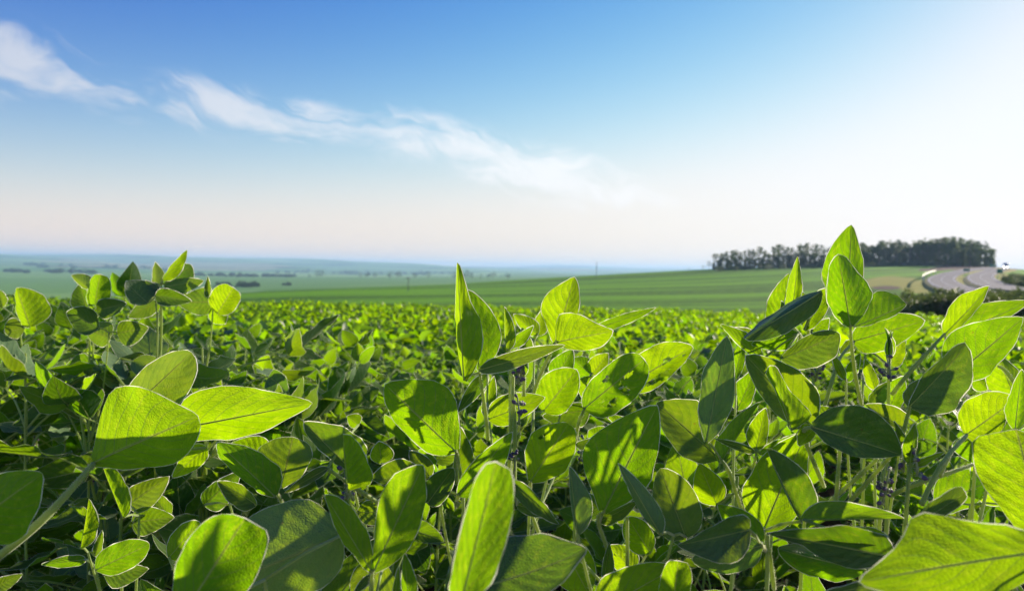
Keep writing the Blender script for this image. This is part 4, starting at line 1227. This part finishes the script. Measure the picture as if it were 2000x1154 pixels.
hero('soybean plant at the right with a crumpled shiny grey leaf and a round bright leaf', (1905, 905, .82), .0,
     [([(1888, 848, 1985, 778, 44, 46, 'l', .79, dict(shape='r')), (1889, 846, 1843, 752, 26, 22, 'u', .85, dict(shape='r', wave=.09, roll=-50)), (1895, 850, 1905, 905, 26, 30, 'l', .84)], [(1889, 849, .80), (1860, 880, .78), (1835, 930, .77)]),
      [(1983, 838, 1996, 722, 5, 36, 'l', .72, dict(k=.3)), (1990, 792, 1950, 696, 36, 36, 'l', .98, dict(shape='r')), (1930, 760, 1895, 725, 16, 20, 'l', 1.0)],
      [(1830, 985, 1960, 925, 40, 40, 'l', .95), (1960, 985, 1900, 900, 30, 35, 'l', .95)]], 3, stems=[[(1990, 760, .95), (1965, 725, .96), (1950, 715, .97)]])
hero('nearest soybean plant filling the bottom right corner with large blurred bright leaves', (2120, 1180, .55), .0,
     [([(2050, 1075, 1985, 838, 110, 70, 'l', .58, dict(shape='b', dz=.06)), (2085, 1070, 1679, 1136, 95, 90, 'l', .44, dict(shape='o', wave=.06, dz=-.01)),
        (1770, 1036, 1886, 962, 34, 12, 'u', .56, dict(shape='b'))], None),
      [(1790, 1120, 1590, 1165, 26, 20, 'u', .53, dict(holes=((.6, .5, .03, .1),)))]], 1, stems=[[(2100, 1120, .52), (1990, 1040, .55), (1780, 1030, .58)]])
# D. middle group
hero('soybean plant in the middle whose tall pointed leaf reaches above the horizon', (948, 900, .86), .0,
     [([(906, 742, 893, 512, 20, 48, 'l', .79, dict(shape='s', dz=-.02)), (937, 724, 914, 566, 22, 50, 'l', .82, dict(shape='o', dz=.02)), (938, 722, 1104, 674, 17, 15, 'u', .77, dict(k=.28, dz=-.03))],
       [(937, 728, .81), (943, 770, .82), (950, 820, .84), (953, 858, .85)])], 3)
hero('soybean plant with purple flower buds on a bare upright stem in the middle', (1003, 735, .82), .0,
     [[(991, 684, 985, 600, 3, 18, 'l', .86, dict(k=.3)), (1001, 678, 1042, 636, 11, 12, 'l', .88, dict(shape='n'))],
      [(955, 818, 1064, 776, 32, 26, 'l', .90), (948, 812, 965, 735, 12, 14, 'l', .95), (952, 732, 895, 804, 12, 16, 'u', .96, dict(k=.3))]],
     3, flowers=[(1012, 752, .80), (1018, 742, .80), (1014, 830, .81), (1003, 935, .82)], buds=[(1024, 735, .80, .026)],
     stems=[[(1004, 960, .83), (1006, 850, .82), (1002, 770, .82), (1000, 715, .84)]])
hero('soybean plant with paired broad leaves and a blurred slanting leaf right of the middle', (1042, 820, .98), .0,
     [([(1085, 668, 1122, 541, 40, 38, 'l', .85, dict(shape='o', dz=.01)), (1089, 668, 1197, 646, 52, 24, 'l', .83, dict(shape='r')), (1165, 642, 1281, 601, 10, 12, 'l', 1.0, dict(k=.25))],
       [(1085, 670, .85), (1068, 705, .88), (1050, 745, .93), (1040, 775, .96)]),
      [(1062, 802, 1126, 722, 42, 36, 'l', 1.0, dict(shape='r')), (1085, 740, 1118, 682, 24, 22, 'l', 1.06), (1150, 800, 1060, 812, 30, 20, 'u', 1.05)],
      [(1157, 730, 1188, 690, 20, 20, 'l', 1.2), (1153, 730, 1118, 700, 22, 22, 'l', 1.2), (1153, 735, 1150, 792, 24, 24, 'l', 1.18)],
      [(1050, 652, 1003, 614, 14, 18, 'l', 1.15), (1052, 655, 1058, 607, 14, 16, 'l', 1.2), (1030, 690, 1020, 640, 12, 14, 'u', 1.15)]], 3)
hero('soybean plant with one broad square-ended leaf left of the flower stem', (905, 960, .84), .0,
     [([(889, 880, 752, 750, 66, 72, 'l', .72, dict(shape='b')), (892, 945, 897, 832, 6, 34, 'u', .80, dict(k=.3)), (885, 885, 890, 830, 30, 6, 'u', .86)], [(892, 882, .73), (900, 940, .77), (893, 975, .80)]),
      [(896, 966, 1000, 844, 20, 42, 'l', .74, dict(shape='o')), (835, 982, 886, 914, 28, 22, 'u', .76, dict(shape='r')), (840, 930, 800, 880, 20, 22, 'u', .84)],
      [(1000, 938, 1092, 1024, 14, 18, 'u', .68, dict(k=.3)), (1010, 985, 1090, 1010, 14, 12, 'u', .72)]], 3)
HO = ((.55, .42, .05, .30), (.68, .10, .13, .07), (.32, .55, .10, .14), (.22, .25, .04, .07), (.45, -.45, .05, .14))
HO2 = ((.62, -.05, .07, .14), (.35, .55, .22, .16), (.12, -.2, .06, .2), (.5, .75, .08, .2), (.85, .3, .03, .1))
hero('soybean plant with two leaves eaten into holes right of the middle', (1125, 980, .92), .0,
     [([(1143, 796, 1258, 702, 34, 52, 'l', .80, dict(holes=HO, shape='b')), (1226, 752, 1353, 678, 38, 36, 'l', .94, dict(holes=HO2, shape='r', k=.3)), (1150, 800, 1200, 830, 6, 6, 'u', .84, dict(k=.2))],
       [(1142, 797, .80), (1128, 835, .83), (1122, 880, .87)]),
      ([(1037, 939, 1110, 827, 46, 50, 'l', .75, dict(shape='b', holes=((.62, -.62, .05, .07),)))], [(1037, 940, .76), (1030, 975, .80), (1060, 1060, .88)]),
      [(1175, 860, 1150, 840, 20, 24, 'l', .95), (1125, 868, 1172, 855, 6, 12, 'u', .84), (1230, 860, 1190, 810, 24, 26, 'l', 1.0)]], 3, flowers=[(1130, 905, .92)])
hero('soybean plant with pointed speckled teal leaf and folded bright leaf left of the middle', (735, 980, .80), .0,
     [([(692, 922, 594, 824, 32, 56, 'u', .75, dict(shape='r')), (680, 956, 670, 848, 4, 50, 'l', .68, dict(shape='r', k=.34))], [(680, 958, .70), (690, 975, .74)]),
      [(822, 938, 724, 934, 16, 44, 'u', .76, dict(shape='o')), (745, 905, 740, 862, 22, 24, 'l', .88)],
      [(640, 914, 556, 962, 8, 12, 'u', .72, dict(k=.25)), (700, 830, 678, 812, 14, 16, 'l', .85)],
      [(700, 1000, 800, 1000, 30, 20, 'u', .80), (650, 1010, 720, 1060, 20, 30, 'u', .82)]], 3, flowers=[(678, 975, .74), (688, 972, .76)], stems=[[(745, 985, .76), (705, 960, .74), (640, 915, .72)]])
hero('soybean plant with shadow-striped teal leaf and bright leaf beside it, lower left of the middle', (560, 985, .84), .0,
     [([(536, 968, 424, 864, 24, 46, 'l', .70, dict(shape='b')), (549, 950, 572, 853, 50, 44, 'u', .74, dict(shape='b')), (520, 905, 448, 868, 6, 40, 'l', .80)], [(540, 962, .73), (560, 1000, .78)]),
      [(500, 985, 425, 940, 20, 24, 'u', .80), (400, 985, 470, 920, 20, 30, 'u', .85)]], 3)
# E. nearest leaves
hero('nearest soybean plant at the left with thick hairy petiole and big square bright leaf', (-70, 1130, .62), .0,
     [([(183, 903, 386, 812, 92, 52, 'l', .70, dict(shape='b', dz=.0)), (238, 812, 374, 688, 44, 52, 'l', .79, dict(shape='r', dz=-.02, shade_mat=1)), (338, 838, 610, 787, 56, 38, 'l', .80, dict(shape='o', dz=-.05)),
        (402, 874, 336, 932, 20, 22, 'l', .76)], [(183, 904, .70), (130, 965, .68), (60, 1035, .665), (-60, 1130, .66)])], 1, stem_r=.0045, pet_r=1.75)
hero('soybean plant cut by the left edge with one large shaded leaf', (-80, 1100, .70), .0,
     [[(-70, 1035, 83, 925, 60, 75, 'l', .55, dict(shape='o'))], [(-10, 1145, 44, 1120, 12, 16, 'u', .7)]], 1)
hero('soybean plant with big pale veined underside leaf and a bright round leaf, bottom left', (560, 1190, .62), .0,
     [([(664, 1046, 418, 1145, 84, 100, 'l', .62, dict(shape='r', dz=-.02, shade_mat=1)), (330, 1240, 478, 1012, 76, 78, 'l', .49, dict(shape='b'))], None),
      [(330, 1088, 388, 1018, 26, 36, 'l', .74, dict(shape='r'))]], 2)
hero('soybean plant with two fresh bright leaves joined like wings at the bottom middle', (724, 1190, .66), .0,
     [([(727, 1117, 634, 966, 16, 24, 'l', .60, dict(shape='o')), (731, 1114, 826, 908, 52, 42, 'l', .60, dict(shape='o')), (725, 1122, 690, 1160, 8, 8, 'u', .61)], [(727, 1118, .602), (725, 1150, .605), (722, 1230, .61)]),
      [(800, 1180, 790, 1080, 12, 18, 'l', .60), (770, 1180, 778, 1105, 6, 8, 'l', .57), (750, 1100, 690, 1180, 50, 40, 'u', .70), (640, 1190, 760, 1040, 40, 40, 'u', .74)]], 2)
hero('blurred soybean leaves closest to the camera at the bottom middle', (900, 1240, .50), .0,
     [([(890, 1225, 968, 902, 52, 58, 'l', .41, dict(shape='b')), (925, 1150, 1146, 1072, 62, 48, 'u', .50, dict(shape='o', wave=.06, roll=45)), (880, 1160, 900, 1022, 10, 14, 'u', .50)], None)], 1)
hero('soybean plant with broad dark leaves along the bottom edge under the folded leaves', (1275, 1150, .78), .0,
     [[(1165, 1195, 1325, 1105, 46, 42, 'l', .66), (1310, 1210, 1325, 1095, 28, 34, 'l', .60, dict(shape='b')), (1100, 1065, 1150, 1160, 40, 46, 'l', .72, dict(shape='r')), (1180, 1130, 1190, 1060, 8, 14, 'u', .74)]], 3)
hero('soybean plant low at the left with dark leaves striped by sunlight', (240, 1060, .92), .0,
     [[(188, 1112, 292, 1062, 30, 28, 'l', .84, dict(shape='r')), (166, 1092, 80, 1102, 14, 10, 'l', .90), (205, 1120, 290, 1110, 20, 26, 'u', .9)],
      [(157, 1070, 173, 974, 4, 22, 'l', .85, dict(k=.25)), (185, 1085, 200, 1035, 6, 14, 'u', .88)],
      [(240, 1010, 202, 915, 6, 24, 'l', .85, dict(k=.3, shape='b')), (250, 985, 330, 930, 24, 30, 'u', .95), (260, 1020, 340, 1010, 30, 24, 'u', .95), (330, 1010, 290, 960, 24, 24, 'u', 1.0)]], 4)
# F. taller plants behind on the left
FORCE_SHADE[0] = True  # most leaves here take the shade-coloured leaf copy
g = 'taller soybean plants rising at the left behind the front leaves'
hero('soybean plant at the left whose top spike crosses the horizon line', (308, 610, 1.42), .0,
     [[(318, 546, 365, 488, 6, 16, 'l', 1.38), (320, 556, 374, 518, 18, 34, 'l', 1.42, dict(shape='r')), (307, 560, 303, 512, 10, 16, 'l', 1.45)],
      [(289, 592, 246, 549, 16, 29, 'u', 1.40, dict(roll=-50)), (300, 580, 284, 548, 13, 16, 'l', 1.42), (322, 560, 398, 548, 13, 18, 'l', 1.42)],
      [(305, 578, 374, 588, 18, 16, 'u', 1.36), (330, 560, 375, 545, 13, 26, 'l', 1.45), (303, 590, 250, 620, 18, 18, 'l', 1.45)]], 13, low=.93, group=g)
hero('soybean plant at the left with a squarish upright leaf right of the tall spike', (395, 680, 1.45), .0,
     [[(425, 612, 456, 562, 36, 23, 'l', 1.42, dict(shape='b')), (404, 580, 406, 540, 5, 9, 'u', 1.44), (420, 590, 345, 590, 26, 29, 'l', 1.44), (415, 600, 440, 632, 21, 23, 'l', 1.44)]], 13, low=.93, group=g)
hero('soybean plant at the left with three dark and bright leaves topping a dense clump', (175, 640, 1.42), .0,
     [[(184, 604, 196, 536, 26, 21, 'l', 1.40, dict(shape='b')), (175, 560, 139, 538, 10, 16, 'l', 1.41), (168, 606, 155, 555, 21, 23, 'u', 1.44), (190, 606, 247, 592, 18, 21, 'u', 1.38)],
      [(192, 640, 130, 610, 23, 31, 'u', 1.36), (215, 660, 165, 640, 26, 26, 'l', 1.4), (230, 650, 290, 640, 21, 29, 'u', 1.4)]], 13, low=.93, group=g)
hero('soybean plant close to the left edge with a single broad bright upright leaf', (50, 690, 1.45), .0,
     [[(58, 638, 32, 562, 21, 42, 'l', 1.42, dict(shape='r')), (5, 600, -5, 565, 10, 16, 'u', 1.5), (48, 640, 10, 650, 18, 23, 'u', 1.45)]], 13, low=.93, group=g)

FORCE_SHADE[0] = False
# ------------------------------------------------------------------ the crowd of plants behind
pr = random.Random(21)


def make_plant(r, n, h, parts):
    root = empty('soybean_plant'); mb = MB()
    b = (r.uniform(-.05, .05), r.uniform(-.05, .05))
    pts = [(0, 0, -.02), (b[0] * .3, b[1] * .3, h * .4), (b[0], b[1], h * .8), (b[0] * 1.2, b[1] * 1.2, h * .97)]
    mb.tube(smooth_path(pts, 3), [.0042 - .0026 * i / 9. for i in range(10)], 6); mb.hairs([Vector(p) for p in pts[1:]], .003, 120, .0022, 1, r)
    mb.build('stem', STEMMATS, root)
    az_ = r.random() * 6
    for k in range(n):
        f = (k + .6) / n; z = h * (.20 + .77 * f); az_ += math.pi + r.uniform(-1.1, 1.1)
        A = Vector((b[0] * z / h, b[1] * z / h, z)); ln = r.uniform(.10, .20) * (1 - .35 * f)
        size = r.uniform(.082, .112) * (1 if f < .85 else .75)
        random_trifoliate(root, A, (math.cos(az_), math.sin(az_), r.uniform(.45, 1.1)), ln, size, r, 7 if parts else 5, 3 if parts else 2,
                          name='leaf', joined=not parts, hair=25 if parts else 0)
    if parts:
        pod_flowers(root, Vector((b[0], b[1], h * .8)) + Vector((.004, 0, 0)), r, 7)
    return root


near = Pool([make_plant(pr, 15, pr.uniform(.84, .92), True) for _ in range(6)])
midp = Pool([make_plant(pr, 17, pr.uniform(.84, .92), False) for _ in range(7)])
cand = []
rowdir = math.radians(24)
for i in range(-60, 60):
    for j in range(-120, 120):
        u = i * .46 + pr.uniform(-.05, .05); v = j * .135 + pr.uniform(-.03, .03)
        X = u * math.cos(rowdir) + v * math.sin(rowdir); Y = -u * math.sin(rowdir) + v * math.cos(rowdir) + 3
        if Y < .98 or Y > 7: continue
        px = X / Y * FPX + 1000
        if px < -160 - 300 / Y or px > 2160 + 300 / Y: continue
        if Y < 1.28 and px < 330: continue          # open soil gap at the lower left
        cand.append((Y, X, px))
        if px < 620 and 1.25 < Y < 2.5: cand.append((Y + pr.uniform(.03, .09), X + pr.uniform(.05, .1), px))
cand.sort()
cand = cand[:270]
YFAR = cand[-1][0]
def zone(Y, px):
    s = 'left' if px < 667 else 'middle' if px < 1333 else 'right'
    if Y < 1.6: return 'leafy soybean plant filling the gaps right behind the nearest big leaves, %s third' % s
    if Y < 2.6: return 'soybean plant in the dense canopy behind the front plants, %s third' % s
    return 'small looking soybean plant farther back in the canopy, %s third' % s
for k, (Y, X, px) in enumerate(cand):
    o = (near if k < 95 else midp).take(pr.randrange(42))
    o.location = (X, Y, ground_z(X, Y)); s = pr.uniform(.88, 1.05)
    if Y < 1.35: s = min(s, .90)
    elif px < 480 and Y < 2.3: s = pr.uniform(1.02, 1.12)
    elif Y < 1.8: s = min(s, 1.02)
    o.scale = (s, s, s); o.rotation_euler = (pr.uniform(-.1, .1), pr.uniform(-.1, .1), pr.random() * 6.28)
    lab = zone(Y, px); tag(o, lab, 'soybean plant', lab.replace('soybean plant', 'soybean plants'))
near.finish(); midp.finish()


# everything farther: one mass of leaves
def far_field():
    g = np.random.default_rng(4); C = []; Sz = []
    Y = YFAR - .15
    P = []
    for i in range(-220, 260):
        u = i * .46
        for j in range(-60, 420):
            v = j * .135
            X = u * math.cos(rowdir) + v * math.sin(rowdir); Yy = -u * math.sin(rowdir) + v * math.cos(rowdir) + 3
            if Yy < YFAR + .05 or Yy > 33: continue
            px = X / Yy * FPX + 1000
            if px < -220 or px > 2220: continue
            if Yy > 13 and (i * 7 + j * 3) % 3 == 0: continue
            P.append((X, Yy, ground_z(X, Yy)))
    P = np.array(P); n0 = len(P)
    P[:, :2] += g.normal(0, .04, (n0, 2))
    hgt = g.uniform(.76, .98, n0) + .05 * np.sin(P[:, 0] * 1.7 + P[:, 1] * .9)
    reps = np.where(P[:, 1] < 9, 30, np.where(P[:, 1] < 15, 22, 17))
    idx = np.repeat(np.arange(n0), reps); N_ = len(idx)
    c = P[idx].copy(); rr = .17 * np.sqrt(g.random(N_)); a = g.random(N_) * 6.283
    c[:, 0] += rr * np.cos(a); c[:, 1] += rr * np.sin(a)
    c[:, 2] += hgt[idx] * (1 - .42 * g.random(N_) ** 1.4)
    L = g.uniform(.075, .115, N_) * np.where(c[:, 1] > 15, 1.2, 1.0)
    az_ = g.random(N_) * 6.283; pit = g.uniform(-.6, 1.2, N_)
    ax = np.stack([np.cos(az_) * np.cos(pit), np.sin(az_) * np.cos(pit), np.sin(pit)], 1)
    up = np.array([0, 0, 1.]); n = up - ax * ax[:, 2:3]; n += g.normal(0, .45, (N_, 3)); n -= ax * np.sum(n * ax, 1, keepdims=True); n /= np.linalg.norm(n, axis=1, keepdims=True)
    s = np.cross(n, ax); w = L * g.uniform(.30, .37, N_); fold = g.uniform(.1, .6, N_)
    prf = [(0, .15), (.2, .92), (.45, 1.0), (.72, .66)]
    V = np.zeros((N_, 13, 3))
    for k, (u, f) in enumerate(prf):
        mid = c + ax * (L * u)[:, None] - n * (L * .10 * u * u)[:, None]
        V[:, k * 3 + 1] = mid
        for q, sg in ((0, -1), (2, 1)):
            V[:, k * 3 + q] = mid + s * (sg * w * f * np.cos(fold))[:, None] + n * (w * f * np.sin(fold))[:, None]
    V[:, 12] = c + ax * L[:, None] - n * (L * .14)[:, None]
    fq = np.array([(3 * k + q, 3 * k + 3 + q, 3 * k + 4 + q, 3 * k + 1 + q) for k in range(3) for q in (0, 1)])
    ft = np.array([(9, 12, 10), (10, 12, 11)])
    base = (np.arange(N_) * 13)[:, None, None]
    loops = np.concatenate([(fq[None] + base).reshape(N_, -1), (ft[None] + base).reshape(N_, -1)], 1).ravel()
    tot = np.tile(np.array([4] * 6 + [3] * 2), N_); start = np.concatenate([[0], np.cumsum(tot)[:-1]])
    me = bpy.data.meshes.new('soybean_field')
    me.vertices.add(N_ * 13); me.vertices.foreach_set('co', V.reshape(-1).astype(np.float32))
    me.loops.add(len(loops)); me.loops.foreach_set('vertex_index', loops.astype(np.int32))
    me.polygons.add(len(tot)); me.polygons.foreach_set('loop_start', start.astype(np.int32)); me.polygons.foreach_set('loop_total', tot.astype(np.int32))
    me.polygons.foreach_set('use_smooth', np.ones(len(tot), dtype=bool))
    me.materials.append(M_FLEAF); me.update(calc_edges=True); me.validate()
    o = bpy.data.objects.new('soybean_field', me); COL.objects.link(o)
    tag(o, 'dense carpet of soybean foliage running back to the crest of the field', 'soybean crop', kind='stuff')


far_field()

# haze over the whole valley
HZ = 1
if HZ:
    mb = MB(); mb.box((0, 8300, (106 - 260) / 2.), (60000, 17400, 366))
    hm = bpy.data.materials.new('haze'); hm.use_nodes = True; t_ = hm.node_tree; t_.nodes.clear()
    n = N(t_); pv = n.new('ShaderNodeVolumePrincipled'); pv.inputs['Color'].default_value = (.46, .69, 1.0, 1)
    pv.inputs['Density'].default_value = 1.25e-4; pv.inputs['Anisotropy'].default_value = .2
    o = n.new('ShaderNodeOutputMaterial'); n.link(pv.outputs[0], o.inputs['Volume'])
    h = mb.build('haze', [hm], smooth=False); tag(h, 'thin blue haze lying over the valley', 'haze', kind='stuff')
